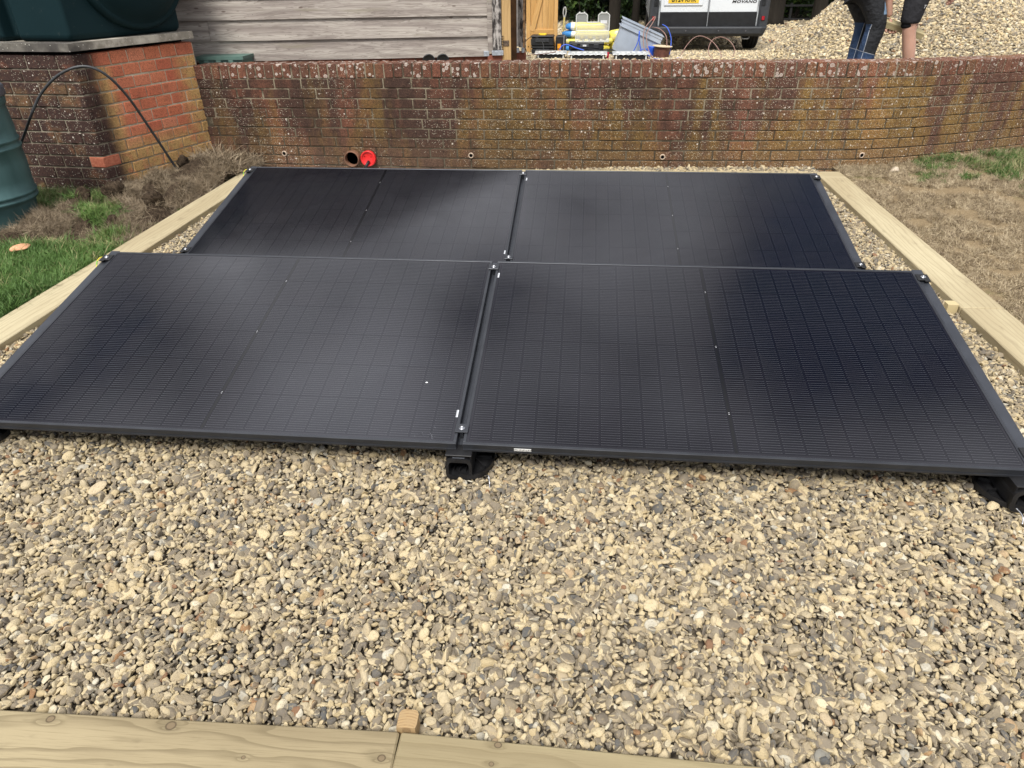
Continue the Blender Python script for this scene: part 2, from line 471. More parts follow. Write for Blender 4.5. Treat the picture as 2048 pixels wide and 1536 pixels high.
    if coping:
        pw = m.vadd(p, m.vscale(m.noise(p, 40, 3, col=True), .012))
        v3 = m.vor(pw, 27); sel3 = m.sep(m._v.outputs['Color'])
        rad = m.math('MULTIPLY', sel3[1], .42)
        big = m.math('MULTIPLY', m.math('LESS_THAN', v3, m.math('ADD', rad, .08)), m.math('GREATER_THAN', m.math('ADD', sel3[0], m.step(m.noise(p, 2.3, 2), .34, .56, 0, .62)), .84))
        inner = m.step(m.math('SUBTRACT', rad, v3), .02, .1)
        c = m.mix(m.math('MULTIPLY', big, .85), c, m.mix(inner, (.46, .41, .36), (.36, .28, .24)))
    m.col(c)
    m.bump(m.math('ADD', fn, m.noise(p, 220, 2)), .6, .003)
    return m.m
BRICK = brick_mat('weathered_brick')
COPING = brick_mat('coping_brick_face', coping=True)
PIERB = brick_mat('pier_brick', pier=True)
def mortar_mat(name, light, dark):
    m = M(name, .95, .15); p = m.pos()
    f = m.noise(p, 6, 5, .7)
    c = m.mix(m.math('MULTIPLY', m.step(f, .40, .60), m.step(m.sep(p)[2], .15, .55, .35, 1.0)), dark, light)
    c = m.mix(m.step(m.noise(p, 160, 3), .5, .7, 0, .5), c, [k * .55 for k in dark])
    m.col(c); m.bump(m.noise(p, 90, 4), .6, .004); return m.m
MORTAR = mortar_mat('old_mortar', (.24, .205, .145), (.055, .044, .030))
MORTARP = mortar_mat('pier_mortar', (.62, .56, .43), (.40, .34, .24))
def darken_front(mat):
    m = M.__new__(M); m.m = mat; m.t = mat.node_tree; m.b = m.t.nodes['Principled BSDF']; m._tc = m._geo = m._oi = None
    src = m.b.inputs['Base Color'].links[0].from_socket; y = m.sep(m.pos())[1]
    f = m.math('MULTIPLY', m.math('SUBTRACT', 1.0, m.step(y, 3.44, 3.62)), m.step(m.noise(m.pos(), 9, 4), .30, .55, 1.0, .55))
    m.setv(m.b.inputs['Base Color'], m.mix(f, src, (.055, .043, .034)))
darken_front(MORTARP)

ALU = plain('black_anodised_aluminium', (.040, .043, .050), .38, .5, .5, .1, 8)
RAIL = plain('dark_rail_aluminium', (.040, .044, .054), .5, .5, .3, .10, 8)
BLACKP = plain('black_plastic', (.010, .010, .011), .5, .4, 0, .2, 20)
STEEL = plain('stainless_bolt', (.40, .41, .43), .3, .5, .9, .1, 20)
WHITEP = plain('white_sticker', (.62, .63, .64), .5, .4, 0, .1, 60)
SHADEBLK = plain('painted_interior_shade', (.004, .004, .004), .9, .1)  # near-black colour standing in for shade inside openings and gaps

def cell_mat():
    m = M('solar_cell', .12, .60); m.b.inputs['Specular Tint'].default_value = (.90, .92, 1.0, 1)
    s_ = m.sep(m.obj()); x, y, z = s_
    CW, CH, nb = .0725, .1785, 16
    fy = m.math('FRACT', m.math('ADD', m.math('MULTIPLY', y, nb / CH), .5 * nb + 100))
    dy_ = m.math('ABSOLUTE', m.math('SUBTRACT', fy, .5))
    line = m.math('LESS_THAN', dy_, .065)
    inx = m.math('LESS_THAN', m.math('ABSOLUTE', x), CW / 2 - .0035)
    ends = m.math('GREATER_THAN', m.math('ABSOLUTE', x), CW / 2 - .0075)
    fx = m.math('FRACT', m.math('MULTIPLY', x, 900))
    br = m.math('ADD', .10, m.math('MULTIPLY', ends, .05))
    lf = m.math('MULTIPLY', m.math('MULTIPLY', line, inx), br)
    base = m.ramp(m.rnd(), [(0, (.0010, .0009, .0026)), (.5, (.0014, .0012, .0034)), (1, (.0018, .0012, .0030))])
    c = m.mix(lf, base, (.42, .42, .44))
    gp = m.pos()
    dust = m.step(m.noise(gp, 2.5, 5, .65), .45, .8, 0, .003)
    c = m.mix(dust, c, (.4, .38, .34))
    m.col(c)
    m.rough(m.step(m.noise(gp, 5, 3), .3, .7, .12, .165))
    return m.m
CELL = cell_mat()
BACKS = M('panel_backing', .14, .60); BACKS.b.inputs['Specular Tint'].default_value = (.90, .92, 1.0, 1)
BACKS.col((.0085, .0078, .0105))
BACKS = BACKS.m

# ================================================================== GROUND
def sheet(name, xs, ys, zf, mat, kind='structure'):
    V = [(x, y, zf(x, y)) for y in ys for x in xs]; nx = len(xs)
    F = [(j * nx + i, j * nx + i + 1, (j + 1) * nx + i + 1, (j + 1) * nx + i) for j in range(len(ys) - 1) for i in range(nx - 1)]
    b = MB(); b.add(V, F); o = b.build(name, mat, smooth=True); o['kind'] = kind; return o
lin = lambda a, b, n: [a + (b - a) * i / (n - 1) for i in range(n)]

mg = M('soil_ground', .95, .15)
pp = mg.pos(); f1 = mg.noise(pp, 3, 5, .6); f2 = mg.noise(pp, 40, 4)
mg.col(mg.mix(f2, (.05, .035, .022), (.15, .11, .065))); mg.bump(f2, .7, .02)
sheet('ground', lin(-60, 60, 25), lin(-30, 4.0, 15), lambda x, y: -.045, mg.m)

md_ = M('dry_lawn_soil', .95, .15)
pp = md_.pos(); f1 = md_.noise(pp, 1.6, 4, .6); f2 = md_.noise(pp, 70, 4, .7)
cc = md_.mix(f2, (.13, .095, .055), (.36, .27, .155))
cc = md_.mix(md_.step(f1, .56, .68, 0, .6), cc, (.10, .12, .035))
md_.col(cc); md_.bump(f2, .8, .02)
sheet('dry_lawn', lin(4.315, 9, 40), lin(-1.5, 5.6, 50), lambda x, y: -.012 + .012 * math.sin(x * 3.1) * math.sin(y * 2.3) + (.03 * max(0, y - 3.2)), md_.m)
mg2 = M('lawn_soil', .95, .15)
f2 = mg2.noise(mg2.pos(), 60, 4); mg2.col(mg2.mix(f2, (.025, .03, .012), (.07, .085, .025))); mg2.bump(f2, .8, .02)
def lz(x, y):
    return -.01 + .014 * mnoise.noise(Vector((x * 3, y * 3, 0)))
sheet('lawn', lin(-9, -.685, 50), lin(-1.5, 4.4, 40), lz, mg2.m)

GBASE = gravel_base('gravel_bed_base', (.17, .14, .10), (.08, .065, .05), 45)
sheet('gravel_bed', lin(-.47, 4.13, 60), lin(-.98, 3.92, 60), lambda x, y: -.022 + .005 * mnoise.noise(Vector((x * 3, y * 3, 1))), GBASE)
GYARD = gravel_base('yard_gravel_base', (.48, .41, .29), (.20, .17, .13), 32)
def yardz(x, y): return yz(y) + .015 * mnoise.noise(Vector((x * .8, y * .8, 3)))
sheet('gravel_yard', lin(-14, 26, 80), [4.42 + (k / 70) ** 1.6 * 15.6 for k in range(71)], lambda x, y: yardz(x, max(y, 4.42)) if y > 4.9 + .0 * x or x < 4.4 else yardz(x, y), GYARD) if False else None
def wy(x):      # plan line of the old wall's face
    P = [(-3, 4.36), (-1.3, 4.33), (-.43, 4.275), (1.26, 4.20), (2.1, 4.19), (2.9, 4.20), (4.1, 4.28), (4.8, 4.40), (5.8, 4.80), (7.2, 5.5), (9, 6.5)]
    x = max(-2.99, min(8.99, x))
    for i in range(len(P) - 1):
        if P[i][0] <= x <= P[i + 1][0]:
            a = P[max(i - 1, 0)]; b = P[i]; c = P[i + 1]; d = P[min(i + 2, len(P) - 1)]
            mb = (c[1] - a[1]) / (c[0] - a[0]); mc = (d[1] - b[1]) / (d[0] - b[0]); h = c[0] - b[0]; t = (x - b[0]) / h
            return (2 * t ** 3 - 3 * t * t + 1) * b[1] + (t ** 3 - 2 * t * t + t) * h * mb + (-2 * t ** 3 + 3 * t * t) * c[1] + (t ** 3 - t * t) * h * mc
xs_ = lin(-14, 26, 120); V = []; ks = 70
for k in range(ks + 1):
    for x in xs_:
        y0 = wy(x) + .12
        y = y0 + (k / ks) ** 1.5 * (21.5 - y0); V.append((x, y, yardz(x, y)))
b = MB(); b.add(V, [(j * 120 + i, j * 120 + i + 1, (j + 1) * 120 + i + 1, (j + 1) * 120 + i) for j in range(ks) for i in range(119)])
b.build('gravel_yard', GYARD, smooth=True)['kind'] = 'structure'
mw = M('woodland_floor', .95, .1); f2 = mw.noise(mw.pos(), 2, 5); mw.col(mw.mix(f2, (.02, .022, .012), (.06, .055, .03)))
sheet('woodland_floor', lin(-60, 80, 30), lin(20.5, 90, 20), lambda x, y: .04 + .0 * x, mw.m)

# ------------------------------------------------------------------ stones
def ico(sub):
    import bmesh
    bm = bmesh.new(); bmesh.ops.create_icosphere(bm, subdivisions=sub, radius=1)
    v = np.array([q.co[:] for q in bm.verts]); f = [tuple(q.index for q in k.verts) for k in bm.faces]; bm.free(); return v, f
IV, IF = ico(3); IV2, IF2 = ico(2)
def stone_mesh(name, seed, mat, angular, V=IV, F=IF):
    g = np.random.default_rng(seed)
    n = int(g.integers(7, 12)); D = g.normal(size=(n, 3)); D /= np.linalg.norm(D, axis=1)[:, None]
    P = g.uniform(.42, 1.0, n)
    dots = V @ D.T
    rr = np.where(dots > .05, P[None, :] / np.maximum(dots, .05), 9.)
    kk = 26 if angular else 4
    rad = -np.log(np.exp(-kk * np.minimum(rr, 1.15)).sum(1)) / kk
    rad = np.clip(rad, .25, 1.2)
    if not angular: rad = .75 + .25 * (rad - rad.mean())
    W = V * rad[:, None]
    W += (.012 if angular else .03) * np.array([[mnoise.noise(Vector(q) * 2.5 + Vector((seed, 0, 0))) for _ in range(1)] * 3 for q in W])
    W = W / np.abs(W).max() * .5
    b = MB(); b.add([tuple(q) for q in W], F); me = b.mesh(name, not (angular and seed % 3)); me.materials.append(mat); return me
STONES = [stone_mesh('stone_%02d' % i, 40 + i, GRAVEL, i < 18) for i in range(22)]
STONES_LO = [stone_mesh('small_stone_%02d' % i, 80 + i, GRAVEL2, i < 7, IV2, IF2) for i in range(9)]

def grid_pts(x0, x1, y0, y1, sp, g=rng):
    X, Y = np.meshgrid(np.arange(x0, x1, sp), np.arange(y0, y1, sp))
    P = np.stack([X.ravel(), Y.ravel()], 1); P += g.uniform(-.5, .5, P.shape) * sp
    return P
def put_stones(name, P, z, s0, s1, meshes, label=None, flat=True):
    n = len(P)
    size = s0 * np.exp(rng.normal(0, .36, n)); size = np.clip(size, s0 * .5, s1)
    rot = np.stack([rng.normal(0, .6, n), rng.normal(0, .6, n), rng.uniform(0, 6.28, n)], 1)
    scl = np.stack([size * rng.uniform(1.05, 1.6, n), size * rng.uniform(.75, 1.1, n), size * rng.uniform(.42, .85, n)], 1)
    t = rng.uniform(0, 1, n)
    o = scatter(name, np.c_[P, z], rot, scl, rng.integers(0, len(meshes), n), t, meshes)
    o['kind'] = 'stuff'
    return o
def panel_cover(P):   # under the panels nobody sees much
    x, y = P[:, 0], P[:, 1]
    return ((x > .12) & (x < 3.55) & (y > .30) & (y < 2.62))
P = grid_pts(-.445, 4.105, -.965, 3.90, .0118)
keep = ~panel_cover(P) | (rng.random(len(P)) < .18)
P = P[keep]
z = -.010 + rng.normal(0, .0035, len(P)) + np.array([.006 * mnoise.noise(Vector((a * 3, b_ * 3, 1))) for a, b_ in P])
put_stones('gravel', P, z, .0172, .038, STONES)
# a few larger pebbles lying on top
P = grid_pts(-.42, 4.08, -.93, .05, .11); P = P[rng.random(len(P)) < .75]
put_stones('gravel_pebbles', P, np.full(len(P), .001), .027, .042, STONES)
# strip of gravel heaped between the far sleeper and the wall
P = grid_pts(1.1, 4.15, 4.03, 4.24, .0155)
P = P[np.array([b_ < wy(a) - .004 for a, b_ in P])]
put_stones('gravel_strip', P, -.05 + .065 * np.clip((P[:, 0] - 1.1) / 1.5, 0, 1) + rng.normal(0, .004, len(P)), .024, .040, STONES)
# yard gravel behind the wall
P = grid_pts(-.5, 9, 8.6, 13.6, .030); P2 = grid_pts(-1, 14, 14.0, 20.3, .075)
zz = lambda P: np.array([yardz(a, b_) + .004 for a, b_ in P])
put_stones('yard_gravel', P, zz(P), .036, .056, STONES_LO)
put_stones('yard_gravel_far', P2, zz(P2), .085, .12, STONES_LO)

# gravel heap
HC = (6.42, 8.55)
def heapz(x, y):
    d = math.hypot((x - HC[0]) / 1.06, y - HC[1])
    d += .10 * mnoise.noise(Vector((x * .9, y * .9, 8)))
    h = max(0, 1.52 - d * .77)
    if d > 1.85: h = max(0, .0955 * (1 - (d - 1.85) / .40))
    if d < .25: h = 1.52 - .175 * .5 - .35 * d * d * 2
    return h + .03 * mnoise.noise(Vector((x * 3, y * 3, 5))) - .02
GHEAP = gravel_base('heap_base', (.48, .41, .28), (.18, .15, .11), 30)
th = thing('gravel_heap', 'big pale heap of gravel behind the two workers', 'gravel heap', (HC[0], HC[1], yz(HC[1])))
xs_ = lin(-3.0, 3.0, 90); V = [(x, y, yardz(x + HC[0], y + HC[1]) + heapz(x + HC[0], y + HC[1]) - yz(HC[1])) for y in xs_ for x in xs_]
b = MB(); b.add(V, [(j * 90 + i, j * 90 + i + 1, (j + 1) * 90 + i + 1, (j + 1) * 90 + i) for j in range(89) for i in range(89)])
b.build('heap_core', GHEAP, th, True)
P = grid_pts(3.6, 9.2, 5.9, 9.3, .0215)
hz = np.array([heapz(a, b_) for a, b_ in P]); k = hz > .0; P = P[k]; hz = hz[k]
o = put_stones('heap_stones', P, hz + zz(P), .030, .048, STONES_LO)
o.parent = th; o.location = (-HC[0], -HC[1], -yz(HC[1]))

# ================================================================== SLEEPERS
knots_a = [(.459, .083, .0095), (.747, .083, .0115), (1.247, .036, .0085), (.943, .020, .0045), (-.4, -.02, .01)]
W1 = wood_mat('sleeper_wood_front', (.225, .180, .105), (.325, .268, .160), (.125, .096, .052), 30, knots_a, .85, .35, warp=1.6)
W2 = wood_mat('sleeper_wood_right', (.245, .20, .115), (.32, .27, .155), (.15, .115, .06), 30, [(-1.017, .090, .008), (-1.026, .046, .0055), (.5, -.03, .008)], .85, .25, seedv=5., warp=1.2, line=.3)
W3 = wood_mat('sleeper_wood_pale', (.36, .30, .185), (.45, .39, .25), (.21, .165, .10), 34, [], .85, .42, seedv=9., warp=1.0, line=.35)
def sleeper(a, b_, width, mat, label, side=1, h=.1, top=.03):
    """a-b is the inner edge on plan; the timber lies on the outer side"""
    a = Vector(a); b_ = Vector(b_); L = (b_ - a).length; ang = math.atan2(b_.y - a.y, b_.x - a.x)
    vs, fs = bevbox(L - .002, width, h, .004)
    me = MB().add(vs, fs); o = me.build('timber_sleeper', mat)
    nrm_ = Vector((-math.sin(ang), math.cos(ang))) * side
    c = (a + b_) / 2 + nrm_ * width / 2
    o.location = (c.x, c.y, top - h / 2); o.rotation_euler = (0, 0, ang)
    return tag(o, label, 'sleeper', 'timber sleepers framing the gravel')
sleeper((-.70, -1.045), (1.848, -.969), .20, W1, 'knotty greenish timber sleeper at the near left edge of the gravel', -1)
sleeper((1.850, -.969), (4.33, -1.00), .20, W2, 'near timber sleeper right of the butt joint with two small knots at its end', -1)
sleeper((-.452, -.84), (-.452, 3.795), .20, W3, 'pale timber sleeper along the left side of the gravel by the grass', 1)
sleeper((4.109, -.79), (4.109, 1.45), .205, W3, 'near right timber sleeper beside the dry lawn, nearer than the joint', -1)
sleeper((4.109, 1.455), (4.109, 3.90), .205, W3, 'far right timber sleeper running from the joint up to the corner by the wall', -1)
sleeper((-.66, 3.80), (4.315, 3.905), .19, W3, 'timber sleeper at the far edge of the gravel under the brick wall', 1, top=.028)

mp = M('stake_end_grain', .9, .2)
s_ = mp.sep(mp.obj()); g = mp.math('FRACT', mp.math('ADD', mp.math('MULTIPLY', s_[1], 140), mp.math('MULTIPLY', mp.math('POWER', s_[0], 2), 1500)))
mp.col(mp.mix(mp.step(mp.noise(mp.obj(), 60, 3), .3, .7), mp.mix(mp.step(g, .3, .8), (.38, .26, .13), (.24, .155, .075)), (.33, .23, .12))); STAKE = mp.m
mp2 = M('stake_pale', .85, .2); mp2.col(mp2.mix(mp2.noise(mp2.obj(), 30, 3), (.42, .34, .18), (.52, .43, .25))); STAKE2 = mp2.m
def stake(x, y, s, rz, top, mat, label):
    b = MB(); q = s * .22
    pl = [(s / 2, -s / 2 + q), (s / 2, s / 2 - q), (s / 2 - q * .35, s / 2 - q * .35), (s / 2 - q, s / 2), (-s / 2 + q, s / 2), (-s / 2 + q * .35, s / 2 - q * .35), (-s / 2, s / 2 - q), (-s / 2, -s / 2)]
    b.prism([(p_[0], p_[1]) for p_ in pl] + [(s / 2 - .002, -s / 2)], -.2, 0)
    o = b.build('timber_stake', mat); o.location = (x, y, top); o.rotation_euler = (0, 0, rz)
    return tag(o, label, 'stake', 'stakes holding the timber frame')
stake(1.861, -.941, .045, 0.02, .036, STAKE, 'rounded orange stake top with end grain at the near sleeper joint')
stake(4.082, 1.50, .052, 0, .033, STAKE2, 'square pale stake inside the right sleeper joint')

# ================================================================== SOLAR PANELS
TILT = .1997; PW, PH, GAP, Z0 = 1.8207, 1.134, .022, .125; ROWY = 1.637
ct, st_ = math.cos(TILT), math.sin(TILT)
def frame_mesh():
    b = MB(); w_ = .0115; h = .032
    for (cx, cy_, lx, ly) in ((PW / 2, w_ / 2, PW, w_), (PW / 2, PH - w_ / 2, PW, w_), (w_ / 2, PH / 2, w_, PH - 2 * w_ - .0004), (PW - w_ / 2, PH / 2, w_, PH - 2 * w_ - .0004)):
        b.box((cx, cy_, -h / 2), (lx, ly, h), .0012)
    # lower step on the outer face of the long sides
    b.box((PW / 2, -.0012, -.028), (PW - .002, .0024, .008), 0)
    b.box((PW / 2, PH / 2, -.0315), (PW - .03, PH - .03, .001), 0)
    me = b.mesh('frame'); me.materials.append(ALU); return me
FRAME = frame_mesh()
mb = MB(); mb.box((PW / 2, PH / 2, -.0035), (PW - .0225, PH - .0225, .002), 0); BACK = mb.mesh('glass_sheet'); BACK.materials.append(BACKS)
CW, CH = .0725, .1785
mb = MB(); mb.box((0, 0, 0), (.0728, .1800, .0002), 0); CELLM = mb.mesh('solar_cell'); CELLM.materials.append(CELL)
mb = MB(); mb.box((0, .0035, 0), (.004, .0022, .0004), 0); mb.box((0, -.0035, 0), (.004, .0022, .0004), 0); TAB = mb.mesh('connector_dots'); TAB.materials.append(plain('tin_connector', (.5, .5, .52), .4, .5, .3))
mb = MB(); mb.box((0, 0, 0), (.0075, .036, .0004), 0); BAR = mb.mesh('barcode_sticker'); 
mbc = M('barcode_label', .6, .3); s_ = mbc.sep(mbc.obj()); st0 = mbc.math('FRACT', mbc.math('MULTIPLY', s_[1], 420))
mbc.col(mbc.mix(mbc.math('MULTIPLY', mbc.math('LESS_THAN', st0, .45), mbc.math('LESS_THAN', s_[0], .001)), (.55, .57, .6), (.12, .12, .13))); BAR.materials.append(mbc.m)
mb = MB(); mb.box((0, 0, 0), (.058, .0016, .011), 0); FST = mb.mesh('frame_sticker')
mbf = M('frame_label', .6, .3); s_ = mbf.sep(mbf.obj()); gg = mbf.noise(mbf.map(mbf.obj(), (420, 1, 160)), 1, 2)
mbf.col(mbf.mix(mbf.math('MULTIPLY', mbf.step(gg, .5, .56), mbf.math('LESS_THAN', mbf.math('ABSOLUTE', s_[2]), .0035)), (.66, .66, .64), (.08, .08, .08))); FST.materials.append(mbf.m)
SEAMM = M('seam_black', .14, .6); SEAMM.col((.0008, .0008, .0016)); mb = MB(); mb.box((0, 0, 0), (.0105, PH - .036, .0002), 0); SEAM = mb.mesh('centre_seam'); SEAM.materials.append(SEAMM.m)
def solar_panel(x0, y0, label, stickers):
    t = thing('solar_panel', label, 'solar panel', (x0, y0, Z0), 0, 'black solar panels in two tilted rows')
    t.rotation_euler = (TILT, 0, 0)
    link('frame', FRAME, t); link('glass_sheet', BACK, t)
    half = 12 * .0735
    for i in range(24):
        cx = PW / 2 + (i - 11.5) * .0738 + (.0050 if i > 11 else -.0050)
        for j in range(6):
            o = link('solar_cell', CELLM, t); o.location = (cx, PH / 2 + (j - 2.5) * .1822, -.00235)
    for j in (0, 2, 4):
        o = link('connector_dots', TAB, t); o.location = (PW / 2, PH / 2 + (j - 2) * .1822, -.0021)
    o = link('centre_seam', SEAM, t); o.location = (PW / 2, PH / 2, -.0023)
    for (sx, sy_) in stickers:
        o = link('barcode_sticker', BAR, t); o.location = (sx, sy_, -.0017)
    return t
pA = solar_panel(0, 0, 'front left black solar panel, smudged at its lower right corner', [(PW - .0165, .145)])
pB = solar_panel(PW + GAP, 0, 'front right black solar panel with a small white label on its lower frame', [(.0165, PH - .115)])
pC = solar_panel(0, ROWY, 'rear left black solar panel reflecting the dark barn gable', [(PW - .0165, .125)])
pD = solar_panel(PW + GAP, ROWY, 'rear right black solar panel nearest the wall and the dry lawn', [(.0165, PH - .13)])
o = link('frame_sticker', FST, pB); o.location = (.205, -.0026, -.0135)
# scuff marks on the front left panel
msm = M('chalky_smudge', .7, .2)
sv = msm.noise(msm.map(msm.obj(), (60, 14, 1), rot=(0, 0, .5)), 1, 4, .7)
msm.col((.5, .52, .56)); msm.setv(msm.b.inputs['Alpha'], msm.step(sv, .58, .72, 0, .4))
for (sx, sy_, lx, ly, rz) in ((PW - .10, .055, .06, .085, .5), (PW - .145, .04, .05, .03, 0), (PW - .155, .30, .009, .007, .0)):
    n = 14; vs = [(math.cos(2 * PI * k / n) * lx / 2 * (1 + .25 * math.sin(3 * k)), math.sin(2 * PI * k / n) * ly / 2 * (1 + .2 * math.cos(2 * k)), 0) for k in range(n)]
    b = MB(); b.add(vs, [tuple(range(n))]); o = b.build('smudge', msm.m if lx > .02 else WHITEP, pA); o.location = (sx, sy_, -.0012); o.rotation_euler = (0, 0, rz)

def mount_rail(x, y0, kind, label):
    """sloping rail under the panel edges; kind L / M / R"""
    t = thing('mounting_rail', label, 'mounting rail', (x, y0, Z0), 0, 'sloping mounting rails')
    t.rotation_euler = (TILT, 0, 0)
    w_ = .044; b = MB()
    if kind == 'M':
        b.box((0, PH / 2, -.0405), (w_, PH + .07, .015), .002)
    else:
        s = -1 if kind == 'L' else 1
        b.box((s * w_ / 2 + s * .0008, PH / 2 - .005, -.012), (w_ - .002, PH + .055, .004), .001)
        b.box((s * (w_ - .002), PH / 2 - .005, -.032), (.003, PH + .055, .036), .001)
        b.box((s * .004, PH / 2 - .005, -.032), (.003, PH + .055, .036), 0)
    b.build('rail', RAIL, t)
    for yy in ((.07 if kind == 'M' else .075), PH - .055):
        c = MB()
        if kind == 'M':
            c.box((0, yy, .0035), (.046, .040, .004), .001)
            c.box((0, yy, -.015), (.010, .030, .034), 0)
            bx_ = 0
        else:
            s = -1 if kind == 'L' else 1
            c.box((s * .019, yy, .002), (.050, .044, .005), .0015)
            c.box((s * .036, yy, -.008), (.016, .040, .016), .002)
            c.box((s * .030, yy - .028, .0035), (.022, .010, .005), .001)
            bx_ = s * .020
        c.build('clamp', ALU if kind == 'M' else BLACKP, t)
        k = MB(); k.lathe([(.0, .0055), (.0062, .0055), (.0062, .0082), (.0052, .0095), (.0030, .0095), (.0026, .0075), (0, .0075)], 14, Matrix.Translation((bx_, yy, 0)))
        k.lathe([(.0105, .0052), (.0105, .0066)], 14, Matrix.Translation((bx_, yy, 0)))
        k.build('bolt', STEEL, t, True)
    return t
for (y0, row) in ((0, 'front'), (ROWY, 'rear')):
    mount_rail(-.0005, y0, 'L', 'dark rail along the left edge of the %s row of panels' % row)
    mount_rail(PW + GAP / 2, y0, 'M', 'dark rail in the gap between the two %s panels' % row)
    mount_rail(2 * PW + GAP + .0005, y0, 'R', 'dark rail along the right edge of the %s row of panels' % row)
# green-yellow earth leads on the left rails
mgy = M('earth_lead', .5, .4); s_ = mgy.sep(mgy.pos()); mgy.col(mgy.mix(mgy.math('GREATER_THAN', mgy.math('FRACT', mgy.math('MULTIPLY', s_[2], 30)), .6), (.65, .55, .05), (.15, .42, .04)))
for (y0, lab) in ((0, 'yellow and green earth lead looped off the top left corner of the front row'), (ROWY, 'yellow and green earth lead looped off the top left corner of the rear row')):
    yq = y0 + (PH - .06) * ct; zq = Z0 + (PH - .06) * st_
    b = MB(); b.tube(smooth_curve([(-.040, yq + .01, zq + .002), (-.050, yq, zq + .004), (-.056, yq - .02, zq - .006), (-.053, yq - .04, zq - .025), (-.046, yq - .05, zq - .045)], 5), .0026, 6)
    o = b.build('earth_lead', mgy.m, smooth=True); tag(o, lab, 'cable', 'earth leads')

# mounting feet (black plastic ballast tubes with round dishes)
def rrect(w_, h, r_, n=5, z0=0.0):
    o = []
    for (cx, cz, a0) in ((w_ / 2 - r_, h / 2 - r_, 0), (-w_ / 2 + r_, h / 2 - r_, 90), (-w_ / 2 + r_, -h / 2 + r_, 180), (w_ / 2 - r_, -h / 2 + r_, 270)):
        for k in range(n + 1):
            a = R(a0 + 90 * k / n); o.append((cx + r_ * math.cos(a), cz + r_ * math.sin(a) + z0))
    return o
def foot(x, y, label, dx=.055, sc=1.0):
    t = thing('panel_support', label, 'panel support', (x, y, 0), 0, 'black supports under the panels')
    t.scale = (sc, 1, 1)
    b = MB(); zc = .042
    outer0 = rrect(.125, .082, .024); inner = rrect(.100, .057, .016); n = len(outer0)
    V = []; F = []
    def ring(pl, yy, s=1): V.extend([(px * s, yy, pz * s + zc) for px, pz in pl])
    ring(outer0, .40); ring(outer0, .03); ring(outer0, 0, 1.04); ring(inner, 0); ring(inner, .02, .95); ring(inner, .30, .95)
    for q in range(5):
        for k in range(n): F.append((q * n + k, q * n + (k + 1) % n, (q + 1) * n + (k + 1) % n, (q + 1) * n + k))
    F.append(tuple(5 * n + k for k in range(n)))
    b.add(V, F); b.build('tube_mouth', BLACKP, t)
    b = MB()
    for k in (-.03, 0, .03): b.box((k, .045, .045 - .022), (.003, .05, .012), 0)
    b.build('rib', BLACKP, t)
    b = MB(); b.lathe([(.01, .012), (.085, .010), (.105, .016), (.112, .022), (.112, .002)], 32, Matrix.Translation((dx, .11, 0)))
    for k in range(9):
        a = R(k * 40); b.box((dx + .055 * math.cos(a), .11 + .055 * math.sin(a), .018), (.085, .004, .014), 0, (0, 0, a))
    b.build('dish', BLACKP, t)
    b = MB(); b.box((0, .05, .095), (.128, .09, .006), .001); b.box((-.058, .05, .080), (.006, .08, .03), 0); b.box((.058, .05, .080), (.006, .08, .03), 0); b.box((0, .20, .088), (.052, .30, .006), .001)
    b.build('bracket', BLACKP, t)
    return t
foot(1.832, -.035, 'black plastic foot with a square tube mouth under the gap between the front panels', .045, .70)
foot(3.665, -.055, 'black plastic foot under the front right corner of the panels', .0)
foot(-.03, -.035, 'black plastic foot under the front left corner of the panels', 0)
for x in (0.0, PW + GAP / 2, 2 * PW + GAP): foot(x, ROWY - .01, 'black plastic foot hidden beneath the %s of the rear row' % ('left end' if x < 1 else 'middle gap' if x < 3 else 'right end'))
def prop(x, y0, label):
    yq = y0 + (PH - .05) * ct; zq = Z0 + (PH - .05) * st_ - .048
    b = MB(); b.box((x, yq, zq / 2), (.05, .035, zq), .002); b.box((x, yq, .006), (.16, .14, .012), .002)
    o = b.build('rear_prop', BLACKP); return tag(o, label, 'prop', 'props under the high edge of the panels')
for (y0, row) in ((0, 'front'), (ROWY, 'rear')):
    for x, s in ((-.026, 'left'), (PW + GAP / 2, 'middle'), (2 * PW + GAP + .026, 'right')):
        prop(x, y0, 'black prop under the high edge of the %s row at its %s rail' % (row, s))
bent = MB(); bent.tube(smooth_curve([(1.925, -.03, .02), (1.935, -.045, .03), (1.94, -.06, .012), (1.942, -.075, .004)], 4), .0022, 5)
tag(bent.build('bent_wire', STEEL, smooth=True), 'short bright bent wire sticking out beside the middle foot', 'wire')
bent = MB(); bent.tube(smooth_curve([(3.60, -.085, .04), (3.612, -.095, .03), (3.618, -.105, .018), (3.612, -.12, .006)], 4), .0022, 5)
tag(bent.build('bent_wire', STEEL, smooth=True), 'short bright bent wire sticking out beside the right foot', 'wire')

# ================================================================== BRICK WALL
def brick_mesh(name, l_, d, h, mat, seed):
    vs, fs = bevbox(l_, d, h, .0045); g = random.Random(seed)
    vs = [(x + g.uniform(-.0012, .0012), y + g.uniform(-.0010, .0010), z + g.uniform(-.0014, .0014)) for x, y, z in vs]
    me = MB().add(vs, fs).mesh(name); me.materials.append(mat); return me
C_H = .081
def zadj(x, z):
    return z * (1 - .045 * min(1.2, ((x - 2.3) / 3.5) ** 2)) if z > 0 else z
SB = [brick_mesh('brick', .231, .1, C_H - .0095, BRICK, i) for i in range(8)]
HB = [brick_mesh('brick', .110, .1, C_H - .0095, BRICK, 20 + i) for i in range(4)]
CB = [brick_mesh('coping_brick', C_H - .0105, .215, .108, COPING, 30 + i) for i in range(8)]
wall = thing('garden_wall', 'long low weathered brick wall with brick on edge coping and lichen', 'brick wall', (0, 0, 0))
